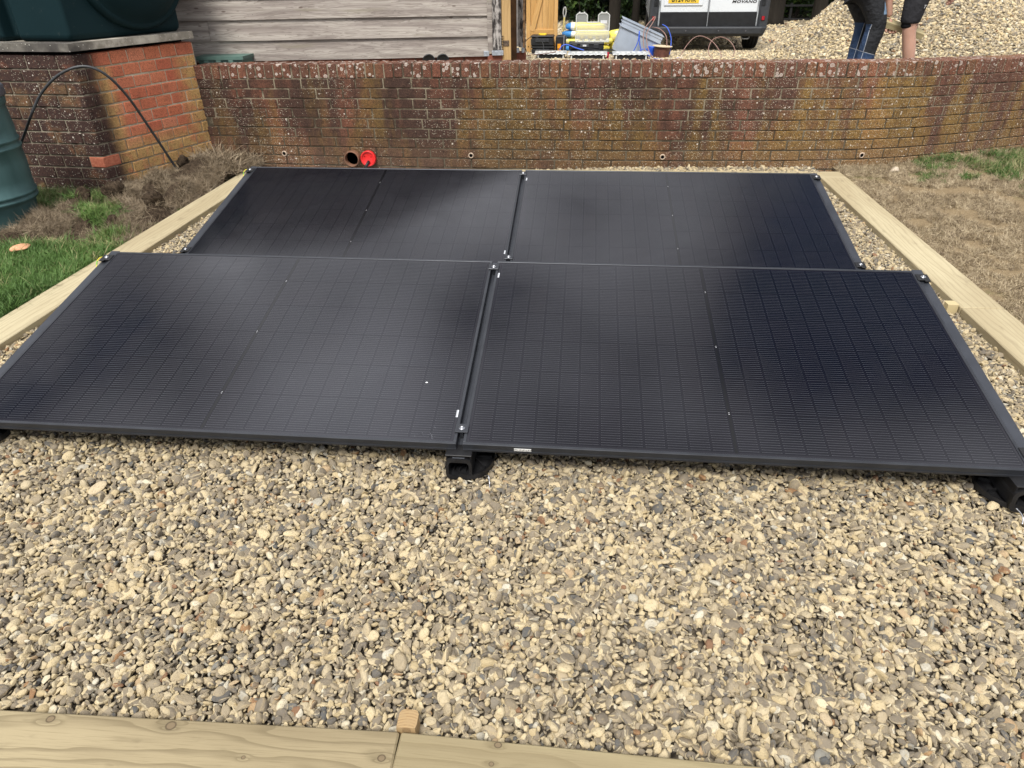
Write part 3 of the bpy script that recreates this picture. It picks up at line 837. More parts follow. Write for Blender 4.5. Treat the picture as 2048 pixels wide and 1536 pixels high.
# arc length table
S = [(-1.14, wy(-1.14))]; acc = [0]
xx = -1.14
while xx < 7.6:
    xx += .01; S.append((xx, wy(xx))); acc.append(acc[-1] + math.hypot(.01, S[-1][1] - S[-2][1]))
acc = np.array(acc); SX = np.array([q[0] for q in S])
def at_s(s):
    x = float(np.interp(s, acc, SX)); a = math.atan2(wy(x + .01) - wy(x - .01), .02)
    return x, wy(x), a
LEN = acc[-1]
n_b = 0; rest = MB()
for c in range(-1, 9):
    zc = .720 - (8 - c + .5) * C_H
    s = (-.5 if c % 2 else 0.) * .2405 + .1155 + .07 * (c == 4)
    while s < LEN - .12:
        x, y, a = at_s(max(s, .0))
        L_ = .231
        half = random.random() < .05
        if s > .06:
            off = Vector((-math.sin(a), math.cos(a))) * (.05 + random.uniform(-.0022, .0028))
            zz_ = zadj(x, zc) + random.uniform(-.0015, .0015)
            if x < 6.15 and c >= 0:
                me = random.choice(SB); o = link('brick', me, wall); n_b += 1
                o.location = (x + off.x, y + off.y, zz_); o.rotation_euler = (random.uniform(-.006, .006), random.uniform(-.005, .005), a)
                o.scale = (random.uniform(.985, 1.0), 1, random.uniform(.97, 1.01))
            else:
                vs, fs = bevbox(.231, .1, C_H - .0095, .0045)
                rest.add(vs, fs, 0, Matrix.Translation((x + off.x, y + off.y, zz_)) @ Matrix.Rotation(a, 4, 'Z'))
        else:
            x, y, a = at_s(.05)
            off = Vector((-math.sin(a), math.cos(a))) * .05
            o = link('brick', HB[c % 4], wall); n_b += 1; o.location = (x + off.x, y + off.y, zadj(x, zc)); o.rotation_euler = (0, 0, a)
        s += .2405
o = rest.build('brickwork', BRICK, wall); o['kind'] = 'stuff'
s = .04
while s < LEN - .05:
    x, y, a = at_s(s); off = Vector((-math.sin(a), math.cos(a))) * (.1075 + random.uniform(-.004, .002))
    o = link('coping_brick', random.choice(CB), wall)
    o.location = (x + off.x, y + off.y, zadj(x, .7775) + random.uniform(-.002, .0025)); o.rotation_euler = (random.uniform(-.01, .01), random.uniform(-.012, .012), a)
    o.scale = (random.uniform(.94, 1.0), 1, 1)
    s += C_H * random.uniform(.985, 1.015)
V = []; F = []
ss = lin(0, LEN, 160)
for s in ss:
    x, y, a = at_s(s); nx, ny = -math.sin(a), math.cos(a)
    for (d, z) in ((.006, -.1), (.006, .724), (.008, .826), (.205, .826), (.205, .724), (.209, -.1)):
        V.append((x + nx * d, y + ny * d, zadj(x, z)))
for i in range(159):
    for k in range(5): F.append((i * 6 + k, i * 6 + k + 1, (i + 1) * 6 + k + 1, (i + 1) * 6 + k))
F.append((5, 4, 3, 2, 1, 0)); F.append(tuple(159 * 6 + k for k in range(6)))
MB().add(V, F).build('mortar', MORTAR, wall)
WEEP = plain('weep_pipe', (.42, .33, .25), .8, .2, 0, .25, 60)
for (x, z) in ((-.442, .083), (1.257, .100), (2.886, .104), (4.545, .103)):
    y = wy(x); a = math.atan2(wy(x + .01) - wy(x - .01), .02)
    t4 = Matrix.Translation((x, y, z)) @ Matrix.Rotation(a, 4, 'Z') @ Matrix.Rotation(PI / 2, 4, 'X')
    b = MB(); b.lathe([(.0145, -.04), (.0145, .002), (.0150, .0055), (.0215, .0055), (.0245, .001), (.0245, -.01)], 20, t4)
    w_ = b.build('weep_hole', [WEEP], wall, True)
    b = MB(); b.lathe([(0, .0012), (.0146, .0012)], 20, t4); b.build('hole_shade_disc', SHADEBLK, w_)  # flat black disc painted as the unlit depth of the weep pipe

# ------------------------------------------------------------------ pier carrying the oil tank
pier = thing('brick_plinth', 'tall brick plinth with sooty front and fresh orange side carrying the oil tank', 'brick plinth', (0, 0, 0))
PC = Vector((-1.50, 3.32)); PRE = Vector((-1.115, 4.36)); PLE = Vector((-3.4, 3.47))
eR = (PRE - PC).normalized(); eL = (PLE - PC).normalized()
PTOP = .985
PB = [brick_mesh('brick', .231, .1, C_H - .0095, PIERB, 60 + i) for i in range(8)]
PBH = [brick_mesh('brick', .110, .1, C_H - .0095, PIERB, 70 + i) for i in range(3)]
nR = Vector((eR.y, -eR.x)); nL = Vector((-eL.y, eL.x))
if nL.y > 0: nL = -nL
inn = PC - (nR + nL).normalized() * .010
MB().prism([tuple(inn), tuple(PRE - nR * .007), (-3.4, 4.42), tuple(PLE - nL * .007)], -.1, PTOP - .012).build('mortar', MORTARP, pier)
BRIGHT = brick_mat('bright_corner_brick', pier=True)
mfresh = M('fresh_orange_brick', .9, .2); f_ = mfresh.noise(mfresh.pos(), 60, 5, .7); mfresh.col(mfresh.mix(mfresh.step(f_, .35, .7), (.30, .085, .05), (.46, .17, .10))); mfresh.bump(f_, .5, .003)
PCH = .0885
PMESH = {}
def pbrick(L_, h, fresh=False):
    key = (round(L_, 3), round(h, 3), fresh)
    if key not in PMESH: PMESH[key] = brick_mesh('brick', L_, .1, h, mfresh.m if fresh else PIERB, len(PMESH) + 60)
    return PMESH[key]
ztop = PTOP
for c in range(0, 12):
    ph_ = .100 if c == 0 else PCH
    zc = ztop - ph_ / 2; ztop -= ph_
    for e, nn_, Lm, sgn in ((eR, nR, (PRE - PC).length + .0, 1), (eL, nL, 1.92, -1)):
        full = .155 if sgn > 0 else (.235 if c else .26)
        par = (c % 2 == 0) == (sgn > 0)
        s = 0.0; k = 0
        ang = math.atan2(e.y, e.x) + (PI if sgn < 0 else 0)
        while s < Lm - .03:
            L_ = full * (1.0 if par or k else .55)
            if Lm - (s + L_) < .05 and sgn > 0: L_ = Lm - s
            L_ = min(L_, Lm - s)
            bl = L_ - .0095
            fr = (c == 8 and k == 0)
            o = link('brick', pbrick(bl, ph_ - .0105, fr), pier)
            q = PC + e * (s + bl / 2 + .0005) - nn_ * (.05 + random.uniform(-.002, .002))
            o.location = (q.x, q.y, zc + random.uniform(-.0015, .0015)); o.rotation_euler = (random.uniform(-.006, .006), random.uniform(-.005, .005), ang)
            s += L_; k += 1
mslab = M('lichen_concrete', .9, .2); p_ = mslab.pos(); s_ = mslab.sep(p_)
f_ = mslab.noise(p_, 9, 5, .65); cc = mslab.mix(mslab.step(f_, .35, .65), (.22, .20, .165), (.42, .39, .33))
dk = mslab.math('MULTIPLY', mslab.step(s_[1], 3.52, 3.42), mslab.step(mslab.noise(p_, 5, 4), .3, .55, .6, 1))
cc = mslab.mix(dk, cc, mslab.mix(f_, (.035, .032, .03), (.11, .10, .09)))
v = mslab.vor(p_, 70); sl = mslab.sep(mslab._v.outputs['Color']); cc = mslab.mix(mslab.math('MULTIPLY', mslab.step(v, .3, .2), mslab.math('GREATER_THAN', sl[0], .78)), cc, (.5, .48, .42))
mslab.col(cc); mslab.bump(f_, .5, .01)
sq = PC + (nR + nL).normalized() * .022
slab = MB().prism([tuple(sq), tuple(PRE + nR * .03 + eR * .0), (-3.4, 4.42), tuple(PLE + nL * .02)], 1.006, 1.060).build('concrete_slab', mslab.m, pier)
b = MB()
for s in (.25, .55, .80): 
    q = PC + eR * s - nR * .14; b.box((q.x, q.y, PTOP + .008), (.09, .1, .034), .002)
for s in (.2, .7, 1.3): 
    q = PC + eL * s - nL * .14; b.box((q.x, q.y, PTOP + .008), (.09, .1, .034), .002)
b.build('packer', SHADEBLK, pier)
MB().prism([tuple(PC - (nR + nL).normalized() * .12), tuple(PRE - nR * .12), (-3.4, 4.3), tuple(PLE - nL * .14)], PTOP - .03, 1.010).build('gap_shade_fill', SHADEBLK, pier)  # near-black fill, shade of the gap under the slab painted in

# ------------------------------------------------------------------ oil tank
mt = M('tank_green_plastic', .6, .10); p_ = mt.obj(); f_ = mt.noise(p_, 3, 4)
cc = mt.mix(f_, (.0040, .0150, .018), (.0070, .022, .026)); cc = mt.mix(mt.step(mt.noise(p_, 25, 5, .7), .62, .75, 0, .25), cc, (.10, .11, .10))
mt.col(cc); mt.bump(mt.noise(p_, 2, 2), .12, .05); TANK = mt.m
tank = thing('oil_tank', 'large dark green plastic oil tank with a round bulging disc on its side', 'oil tank', (-2.0, 3.9, 1.061))
T0 = Vector((-2.0, 3.9))
tc_ = PC + Vector((-.03, .095)); tr = tc_ + eR * 1.0
def tpoly(ins):
    P_ = [tc_, tr, (-2.6, 4.9), (-3.3, 4.2), tc_ + eL * 1.8, tc_ + eL * .56, tc_ + eL * .53 - nL * .10, tc_ + eL * .45 - nL * .10, tc_ + eL * .42]
    c = Vector((-2.1, 4.1)); o = []
    for q in P_:
        q = Vector(q); dd = (c - q).normalized() * ins; q = q + dd - T0; o.append((q.x, q.y))
    return o
V = []; rows = [(.03, 0), (0, .03), (.0, .9), (.05, 1.10), (.25, 1.25)]
for ins, z in rows: V += [(x, y, z) for x, y in tpoly(ins)]
n = 9; F = [(i * n + k, i * n + (k + 1) % n, (i + 1) * n + (k + 1) % n, (i + 1) * n + k) for i in range(len(rows) - 1) for k in range(n)]
F += [tuple(range(n - 1, -1, -1)), tuple((len(rows) - 1) * n + k for k in range(n))]
o = MB().add(V, F).build('tank_body', TANK, tank)
bv = o.modifiers.new('bevel', 'BEVEL'); bv.width = .018; bv.segments = 3; bv.limit_method = 'ANGLE'; bv.angle_limit = R(25)
cd = tc_ + eR * .63 - T0
mtx = Matrix.Translation((cd.x, cd.y, .535)) @ Matrix.Rotation(math.atan2(nR.y, nR.x), 4, 'Z') @ Matrix.Rotation(PI / 2, 4, 'Y')
b = MB(); b.lathe([(.50, -.02), (.50, .02), (.49, .045), (.475, .055), (.46, .050), (.45, .050), (.42, .085), (.34, .125), (.2, .15), (0, .16)], 64, mtx); b.build('round_disc', TANK, tank, True)
b = MB()
for s in (.44,): pass
# green plastic box behind the wall
mgb = plain('pale_green_plastic', (.09, .16, .135), .55, .4, 0, .15, 6)
t = thing('green_box', 'pale green ribbed plastic box showing between the plinth and the barn boards', 'plastic box', (-1.02, 4.70, yz(4.7)), .08)
b = MB(); h = .86 - yz(4.7) - .02
b.prism([(-.20, -.1), (.19, -.1), (.21, .2), (-.22, .2)], 0, h - .03); b.build('box_body', mgb, t)
b = MB()
for k in (-.13, -.02, .09): b.box((k, -.108, (h - .03) / 2), (.045, .016, h - .032), .003)
b.build('rib', mgb, t)
b = MB(); b.prism([(-.215, -.115), (.205, -.115), (.225, .215), (-.235, .215)], h - .028, h); b.build('rim', mgb, t)

# ------------------------------------------------------------------ water butt
mbt = M('butt_green_plastic', .5, .4); p_ = mbt.obj(); f_ = mbt.noise(mbt.map(p_, (6, 6, 1.2)), 1, 5, .6)
mbt.col(mbt.mix(mbt.step(f_, .35, .68), (.026, .068, .070), (.052, .112, .112))); mbt.bump(mbt.noise(p_, 60, 3), .1, .003)
BUTTX, BUTTY = -1.872, 2.52
t = thing('water_butt', 'green plastic water butt with moulded rings and a grey lid, cut by the left edge', 'water butt', (BUTTX, BUTTY, 0))
prof = [(.262, -.02), (.268, .02), (.282, .13)]
for zb in (.17, .205, .50, .545):
    r0 = .290 + .018 * math.sin(PI * zb / .85)
    prof += [(r0, zb - .013), (r0 + .009, zb - .006), (r0 + .009, zb + .006), (r0, zb + .013)]
    if zb == .205: prof += [(.306, .30), (.310, .40)]
prof += [(.309, .62), (.305, .70), (.301, .745), (.303, .752), (.312, .768), (.316, .79), (.316, .835)]
b = MB(); b.lathe(prof, 64); b.build('butt_body', mbt.m, t, True)
b = MB(); b.lathe([(.322, .812), (.329, .82), (.327, .872), (.316, .885), (.302, .885), (.296, .872), (.284, .865), (.15, .885), (0, .89)], 64)
b.build('lid', plain('grey_lid', (.075, .08, .095), .5, .4, 0, .15, 12), t, True)

# ------------------------------------------------------------------ black hose
b = MB(); b.tube(smooth_curve([(-2.10, 3.02, .05), (-1.98, 3.0, .26), (-1.88, 3.0, .42), (-1.80, 3.0, .52), (-1.70, 3.0, .645), (-1.60, 3.03, .772), (-1.44, 3.05, .888), (-1.285, 3.1, .935), (-1.175, 3.15, .885), (-1.115, 3.25, .726), (-1.09, 3.4, .445), (-1.065, 3.52, .19), (-1.03, 3.60, .0), (-1.0, 3.65, -.05)], 8), .0095, 10)
tag(b.build('hose', plain('black_hose', (.035, .037, .04), .45, .4, 0, .15, 10), smooth=True), 'black hose arching in front of the plinth and down into the dug turf', 'hose')

# ------------------------------------------------------------------ clay pipe, red cap
yw = wy(.2)
t = thing('clay_pipe', 'open brown pipe end sticking out low on the brick wall beside the red cap', 'pipe', (.200, yw, .063))
rotx = Matrix.Rotation(PI / 2, 4, 'X')
b = MB(); b.lathe([(.058, -.10), (.058, .065), (.0615, .070), (.0655, .065), (.0665, .0), (.0665, -.1)], 40, rotx)
b.build('pipe_wall', plain('brown_pipe', (.17, .085, .05), .65, .4, 0, .2, 20), t, True)
b = MB(); b.lathe([(0, -.0), (.058, -.0)], 24, rotx @ Matrix.Translation((0, 0, .004))); b.build('pipe_shade_disc', SHADEBLK, t)  # black disc, the pipe's inner darkness put into its colour
REDP = plain('red_plastic', (.62, .018, .018), .4, .5, 0, .08, 20)
t = thing('red_pipe_cap', 'round red plastic cap leaning on the brick wall', 'pipe cap', (.343, yw - .028, .063))
t.rotation_euler = (-.10, 0, 0)
b = MB(); b.lathe([(0, .012), (.045, .012), (.052, .016), (.054, .024), (.062, .026), (.0655, .022), (.067, .0), (.067, -.018), (.0, -.018)], 40, rotx); b.build('cap', REDP, t, True)
b = MB(); b.lathe([(0, .0135), (.004, .0135)], 10, rotx @ Matrix.Translation((-.030, .016, 0))); b.lathe([(0, .0135), (.004, .0135)], 10, rotx @ Matrix.Translation((.028, .014, 0))); b.build('hole_shade_disc', SHADEBLK, t)  # black discs painted as the dark of two small cap holes
b = MB(); b.tube([(.31, yw - .10, -.02), (.335, yw - .07, .02), (.350, yw - .05, .045)], .012, 10)
tag(b.build('duct_end', BLACKP, smooth=True), 'short black duct end poking up in front of the red cap', 'duct')

# ================================================================== BARN
mb_ = M('weathered_board', .9, .15)
s_ = mb_.sep(mb_.obj()); rr = mb_.math('MULTIPLY', mb_.rnd(), 31.0)
bv_ = mb_.comb(mb_.math('ADD', mb_.math('MULTIPLY', s_[0], 1.6), rr), mb_.math('MULTIPLY', s_[2], 16), rr)
wv = mb_.noise(bv_, 1, 4, .5, dist=.6)
g = mb_.math('FRACT', mb_.math('ADD', mb_.math('MULTIPLY', s_[2], 60), mb_.math('MULTIPLY', wv, 9)))
fine = mb_.noise(mb_.comb(mb_.math('ADD', mb_.math('MULTIPLY', s_[0], 7), rr), 0.0, mb_.math('MULTIPLY', s_[2], 230)), 1, 4)
cc = mb_.mix(mb_.step(wv, .35, .65), (.26, .225, .20), (.42, .38, .335))
cc = mb_.mix(mb_.math('MULTIPLY', mb_.step(g, .55, .95), .5), cc, (.13, .105, .09))
cc = mb_.mix(mb_.step(fine, .5, .75, 0, .5), cc, (.20, .17, .16))
kv = mb_.vor(mb_.comb(mb_.math('ADD', mb_.math('MULTIPLY', s_[0], 4.2), rr), mb_.math('MULTIPLY', s_[2], 12), 0.0), 1)
cc = mb_.mix(mb_.step(kv, .11, .05, 0, .8), cc, (.10, .07, .06))
cc = mb_.mix(mb_.step(mb_.noise(bv_, .6, 3), .60, .72, 0, .35), cc, (.22, .20, .12))
mb_.col(cc); mb_.bump(mb_.math('ADD', fine, mb_.math('MULTIPLY', g, .5)), .5, .004); BOARD = mb_.m
barn = thing('barn', 'timber barn with weathered grey horizontal boards on a red brick base', 'barn', (1.30, 5.22, 0), 0)
A = math.atan2(.36, 2.2)
barn.rotation_euler = (0, 0, A)
# local frame: x runs left (negative), y into the barn
gable_l, eave, ridge_x, ridge_z = -8.0, 1.95, -4.0, 1.99
EXP = .1685
zb = .775; row = 0
NAIL = plain('nail_head', (.05, .04, .04), .6, .4)
while zb < ridge_z - .05:
    top = zb + EXP + .012
    def lim(z):   # width of the gable at a height
        if z <= eave: return gable_l, 0.0
        f = (z - eave) / (ridge_z - eave); return gable_l + f * (ridge_x - gable_l), f * ridge_x
    x0, x1 = lim(zb + EXP)
    if x1 - x0 > .3:
        cuts = [x0]; k = x0 + random.uniform(1.5, 3.2)
        if row == 1: cuts = [x0, -2.50]; k = 9
        if row in (0, 2): cuts = [x0, -3.6]; k = 9
        while k < x1 - .8: cuts.append(k); k += random.uniform(2.4, 3.8)
        cuts.append(x1)
        for a_, b_ in zip(cuts[:-1], cuts[1:]):
            L_ = b_ - a_ - .003; m_ = MB(); nseg = 24
            V = []; F = []
            ph = random.uniform(0, 99)
            for q in range(nseg + 1):
                x = -L_ / 2 + L_ * q / nseg
                wob = .004 * mnoise.noise(Vector((x * 1.2 + ph, 0, 0))) ; wob2 = .003 * mnoise.noise(Vector((x * 2 + ph, 4, 0)))
                V += [(x, -.034 + wob2, wob), (x, -.012 + wob2, EXP + .010), (x, .0, EXP + .010), (x, -.012 + wob2, wob)]
            for q in range(nseg):
                for e in range(4): F.append((q * 4 + e, q * 4 + (e + 1) % 4, (q + 1) * 4 + (e + 1) % 4, (q + 1) * 4 + e))
            F += [(3, 2, 1, 0), tuple(nseg * 4 + e for e in range(4))]
            m_.add(V, [tuple(reversed(f)) for f in F])
            o = m_.build('board', BOARD, barn); o.location = ((a_ + b_) / 2, 0, zb)
            if row < 4:
                nb = MB()
                for q in np.arange(-L_ / 2 + .25, L_ / 2, .42):
                    nb.lathe([(0, .0), (.0028, 0)], 6, Matrix.Translation((q, -.0325, .045 + random.uniform(-.01, .01))) @ rotx)
                nb.build('nail', NAIL, o)
    zb += EXP; row += 1
MB().box((gable_l / 2, .06, 1.38), (abs(gable_l) - .02, .08, 1.18), 0).build('sheathing', SHADEBLK, barn)
# brick base under the boards
mbase = M('red_base_brick', .9, .2); f_ = mbase.noise(mbase.pos(), 50, 4); mbase.col(mbase.mix(f_, (.16, .055, .038), (.27, .10, .065)))
MB().box((gable_l / 2, .06, .35), (abs(gable_l), .10, .86), 0).build('base_mortar', MORTAR, barn)
BB = MB(); vs, fs = bevbox(.215, .1, .065, .004); BBm = BB.add(vs, fs).mesh('base_brick'); BBm.materials.append(mbase.m)
for c in range(4):
    for k in range(14):
        o = link('base_brick', BBm, barn); o.location = (-.115 - k * .226 - (.11 if c % 2 else 0), .052, .742 - c * .076)
# round vents in the base
for xv in (-.555, -.425):
    b = MB(); b.lathe([(.058, -.02), (.058, .03), (.050, .036), (.046, .028), (.0, .022)], 28, Matrix.Translation((xv, -.01, .748)) @ rotx)
    o = b.build('round_vent', plain('vent_black', (.012, .013, .015), .4, .5), barn, True)
# corner trim, posts
MCH = M('charred_board', .85, .2); s_ = MCH.sep(MCH.obj()); f_ = MCH.noise(MCH.comb(MCH.math('MULTIPLY', s_[0], 30), 0.0, MCH.math('MULTIPLY', s_[2], 9)), 1, 5, .7)
MCH.col(MCH.mix(MCH.step(f_, .42, .60), (.035, .03, .028), (.40, .37, .34)))
OAK = wood_mat('new_oak_post', (.36, .23, .095), (.47, .31, .14), (.20, .12, .045), 34, (), .75, .3, axis=2, line=.3)
o = MB().box((.020, -.045, 1.38), (.045, .022, 1.15), .002).build('corner_trim', BOARD, barn)
o = MB().box((.084, -.040, 1.40), (.080, .06, 1.14), .003).build('corner_board', MCH.m, barn)
STB = plain('galvanised_shoe', (.45, .48, .52), .45, .5, .6, .2, 40)
b = MB(); b.box((.085, -.046, .806), (.105, .085, .040), .002); b.build('post_shoe', STB, barn)
b = MB(); b.box((-.018, -.046, .800), (.050, .03, .044), .002); b.build('post_shoe', STB, barn)
MB().box((.075, .02, .392), (.165, .16, .784), .004).build('corner_pier', mbase.m, barn)
o = MB().box((.170, -.02, 1.13), (.082, .085, 1.68), .003).build('door_post', OAK, barn)
b = MB()
for q in range(6): b.tube([(.118, -.055, .83 + q * .022), (.142, -.075, .835 + q * .022)], .0035, 5)
b.box((.165, -.066, .885), (.055, .004, .045), 0); b.build('hinge', plain('rusty_hinge', (.12, .085, .06), .7, .4, .4, .4, 60), barn)
# frame of the opening further back
BRN = plain('brown_jamb', (.12, .060, .025), .7, .3, 0, .3, 12)
o = MB().box((.270, .85, 1.0), (.115, .05, 1.94), 0).build('inner_jamb', BRN, barn)
o = MB().box((.340, .90, 1.37), (.020, .04, 1.2), 0).build('jamb_edge', plain('white_edge', (.55, .52, .48), .7, .3, 0, .15, 20), barn)
o = MB().box((.376, .92, 1.36), (.046, .08, 1.2), .003).build('jamb_board', MCH.m, barn)
b = MB(); b.box((.33, .86, .735), (.05, .06, .045), .002); b.box((.395, .86, .735), (.03, .06, .045), .002); b.build('post_shoe', STB, barn)
MB().box((.35, .96, .35), (.16, .16, .72), .004).build('rear_pier', mbase.m, barn)
ROOFM = M('barn_roof_tile', .8, .2); f_ = ROOFM.noise(ROOFM.pos(), 8, 4); ROOFM.col(ROOFM.mix(f_, (.018, .017, .017), (.040, .036, .034)))
th_ = 1.28; ez = 1.98; hx0, hx1, hy0, hy1 = gable_l - .3, .36, -.22, 4.2
ry = (hy0 + hy1) / 2; rz = ez + (ry - hy0) * th_
V = [(hx0, hy0, ez), (hx1, hy0, ez), (hx1, hy1, ez), (hx0, hy1, ez), (hx0 + 2.6, ry, rz), (hx1 - 2.6, ry, rz)]
F = [(0, 1, 5, 4), (1, 2, 5), (2, 3, 4, 5), (3, 0, 4), (3, 2, 1, 0)]
MB().add(V, F).build('roof', ROOFM.m, barn)
MB().box((gable_l + .05, 2.0, .97), (.1, 3.9, 2.0), 0).build('left_side', SHADEBLK, barn)
MB().box((-1.2, 2.0, .97), (.1, 3.8, 2.0), 0).build('inner_dark_sheet', SHADEBLK, barn)  # near-black sheet painted as the dark inside of the barn

# open oak door standing further back
door = thing('oak_door', 'golden oak ledged and braced door standing open at the barn entrance', 'door', (1.16, 11.7, yz(11.7) + .01))
OAK2 = wood_mat('golden_oak', (.50, .29, .10), (.60, .36, .14), (.33, .18, .06), 22, (), .55, .2, axis=2, line=.3)
OAK3 = wood_mat('golden_oak_rail', (.50, .28, .09), (.60, .36, .13), (.36, .20, .07), 22, (), .55, .2, axis=0, line=.3)
DH = 2.05
MB().box((.035, 0, DH / 2), (.075, .045, DH), .003).build('stile', OAK2, door)
MB().box((.512, 0, DH / 2), (.062, .045, DH), .003).build('stile', OAK2, door)
MB().box((.277, -.002, .29), (.405, .04, .165), .003).build('rail', OAK3, door)
MB().box((.277, -.002, 1.15), (.405, .04, .14), .003).build('rail', OAK3, door)
MB().box((.277, -.002, 1.97), (.405, .04, .14), .003).build('rail', OAK3, door)
for k in range(4): MB().box((.125 + k * .1005, .012, 1.02), (.0975, .018, 1.95), .003).build('plank', OAK2, door)
o = MB().box((0, 0, 0), (.085, .03, .78), .003).build('brace', OAK2, door); o.location = (.205, -.012, .72); o.rotation_euler = (0, .27, 0)
MB().box((-.045, .01, 1.0), (.055, .07, 2.0), .003).build('hanging_post', plain('mottled_brown_wood', (.12, .07, .035), .9, .2, 0, .6, 14), door)
b = MB(); b.lathe([(0, .0), (.010, 0)], 8, Matrix.Translation((.035, -.025, .10)) @ rotx); b.build('bolt', plain('bolt_head', (.04, .04, .04), .5, .5), door)

# ================================================================== VAN
WHITE = M('van_white_paint', .25, .5); WHITE.col(WHITE.mix(WHITE.noise(WHITE.pos(), 3, 4), (.62, .66, .69), (.70, .73, .75))); WHITE.b.inputs['Coat Weight'].default_value = .5; WHITE.b.inputs['Coat Roughness'].default_value = .1; WHITE = WHITE.m
VG = plain('van_grey_plastic', (.032, .035, .040), .55, .4, 0, .12, 20)
VB = plain('van_dark_panel', (.011, .012, .014), .45, .4, 0, .15, 20)
TYRE = plain('tyre_rubber', (.018, .018, .019), .8, .3, 0, .2, 40)
GLASS = plain('van_glass', (.01, .012, .014), .08, .6)
VZ = yz(12.1)
van = thing('panel_van', 'white panel van parked tail on with dark grey bumper and yellow plate', 'van', (4.31, 12.1, VZ), 0)
van.rotation_euler = (0, 0, -.055)
HW = 1.025
# body profile: side outline extruded with tumblehome
def van_body():
    sec = [(0.0, .62), (0.0, 2.52), (.20, 2.62), (4.2, 2.62), (4.75, 2.35), (5.35, 1.55), (6.15, 1.20), (6.25, .95), (6.25, .38), (0.0, .38)]
    V = []; F = []; n = len(sec)
    for xw in (-1, 1):
        for (y, z) in sec:
            k = HW if z < 1.2 else HW - .07 * (z - 1.2) / 1.4
            V.append((xw * (k - .05), y + .06, z))
    F = [tuple(range(n)), tuple(reversed(range(n, 2 * n)))] + [(k, n + k, n + (k + 1) % n, (k + 1) % n) for k in range(n)]
    return MB().add(V, F)
o = van_body().build('body', WHITE, van); bv = o.modifiers.new('bevel', 'BEVEL'); bv.width = .05; bv.segments = 3
for s, nm in ((-1, 'rear_door'), (1, 'rear_door')):
    x0 = .008 if s > 0 else -.008 - .81
    d = MB(); d.box((s * .417, -.012 + .03, 1.52), (.815, .06, 1.80), .012); dr = d.build('rear_door', WHITE, van)
    d = MB(); d.box((s * .417, -.020, .512), (.815, .03, .235), .006); d.build('lower_door_panel', VB, dr)
    d = MB(); d.box((s * .43, -.014, 1.95), (.60, .012, .60), .004); d.build('window', GLASS, dr)
    d = MB(); d.box((s * .845, -.02, .86), (.018, .02, .12), .002); d.build('door_hinge', WHITE, dr)
    d = MB(); d.box((s * .935, .00, .80), (.165, .12, .86), .03); cl = d.build('corner_cladding', VG, van)
    d = MB(); d.box((s * .93, -.062, .535), (.068, .012, .085), .006); d.build('reflector_surround', VB, cl)
    d = MB(); d.box((s * .93, -.070, .535), (.046, .006, .062), .004); d.build('reflector', plain('red_reflector', (.35, .01, .02), .25, .6), cl)
    d = MB(); d.box((s * .905, -.062, .79), (.068, .012, .14), .006); d.build('latch_cover', VB, cl)
    d = MB(); d.box((s * .935, .02, 1.60), (.14, .10, .60), .02); d.build('rear_lamp', plain('lamp_red', (.30, .01, .01), .2, .6), van)
d = MB(); d.box((0, -.03, .66), (.012, .03, .60), 0); d.build('door_gap', plain('gap_grey', (.22, .23, .24), .6, .3), van)
# bumper with tapered ends
V = []; prof = [(-.13, .405), (-.14, .385), (-.13, .30), (-.09, .255), (.10, .255), (.10, .405)]
xsb = [-1.03, -1.00, -.93, .93, 1.00, 1.03]; ins = [.10, .03, 0, 0, .03, .10]
for x, i_ in zip(xsb, ins):
    V += [(x * (1 - (.405 - z) * .35), y + i_, z) for y, z in prof]
n = len(prof); F = [(i * n + k, i * n + (k + 1) % n, (i + 1) * n + (k + 1) % n, (i + 1) * n + k) for i in range(5) for k in range(n)]
F = [tuple(reversed(f)) for f in F] + [tuple(range(n)), tuple(reversed([5 * n + k for k in range(n)]))]
bmp = MB().add(V, F).build('bumper', VG, van); bv = bmp.modifiers.new('bevel', 'BEVEL'); bv.width = .008; bv.segments = 2
for x in (-.82, -.36, .20, .66):
    b = MB(); b.lathe([(.012, 0), (.012, .004), (0, .004)], 10, Matrix.Translation((x, -.1395, .345)) @ rotx); b.build('parking_sensor', plain('sensor', (.10, .10, .11), .3, .5), bmp)
# number plate
PL = plain('yellow_plate', (.72, .48, .05), .4, .4, 0, .04, 8)
d = MB(); d.box((-.44, -.022, .885), (.66, .012, .31), .004); rec = d.build('plate_recess', WHITE, van)
d = MB(); d.box((-.44, -.031, .822), (.52, .006, .112), .002); plt = d.build('number_plate', PL, van)
def text(body, size, mat, parent, loc, bold=.0, shear=0., sx=1.0, spacing=1.0):
    cu = bpy.data.curves.new('lettering', 'FONT'); cu.body = body; cu.size = size; cu.extrude = .0015; cu.offset = bold
    cu.align_x = 'CENTER'; cu.align_y = 'CENTER'; cu.shear = shear; cu.space_character = spacing; cu.resolution_u = 3
    o = bpy.data.objects.new('lettering_src', cu); COL.objects.link(o)
    dg = bpy.context.evaluated_depsgraph_get(); me = bpy.data.meshes.new_from_object(o.evaluated_get(dg))
    bpy.data.objects.remove(o); me.materials.clear(); me.materials.append(mat)
    q = link('lettering', me, parent); q.location = loc; q.rotation_euler = (PI / 2, 0, 0); q.scale = (sx, 1, 1); return q
INK = plain('black_ink', (.012, .012, .012), .5, .3)
text('BT24 KHR', .105, INK, plt, (-.44, -.0365, .822), .002, 0, .88)
text('MOVANO', .060, INK, van, (.585, -.016, .785), .0015, .25, 1.45, 1.1)
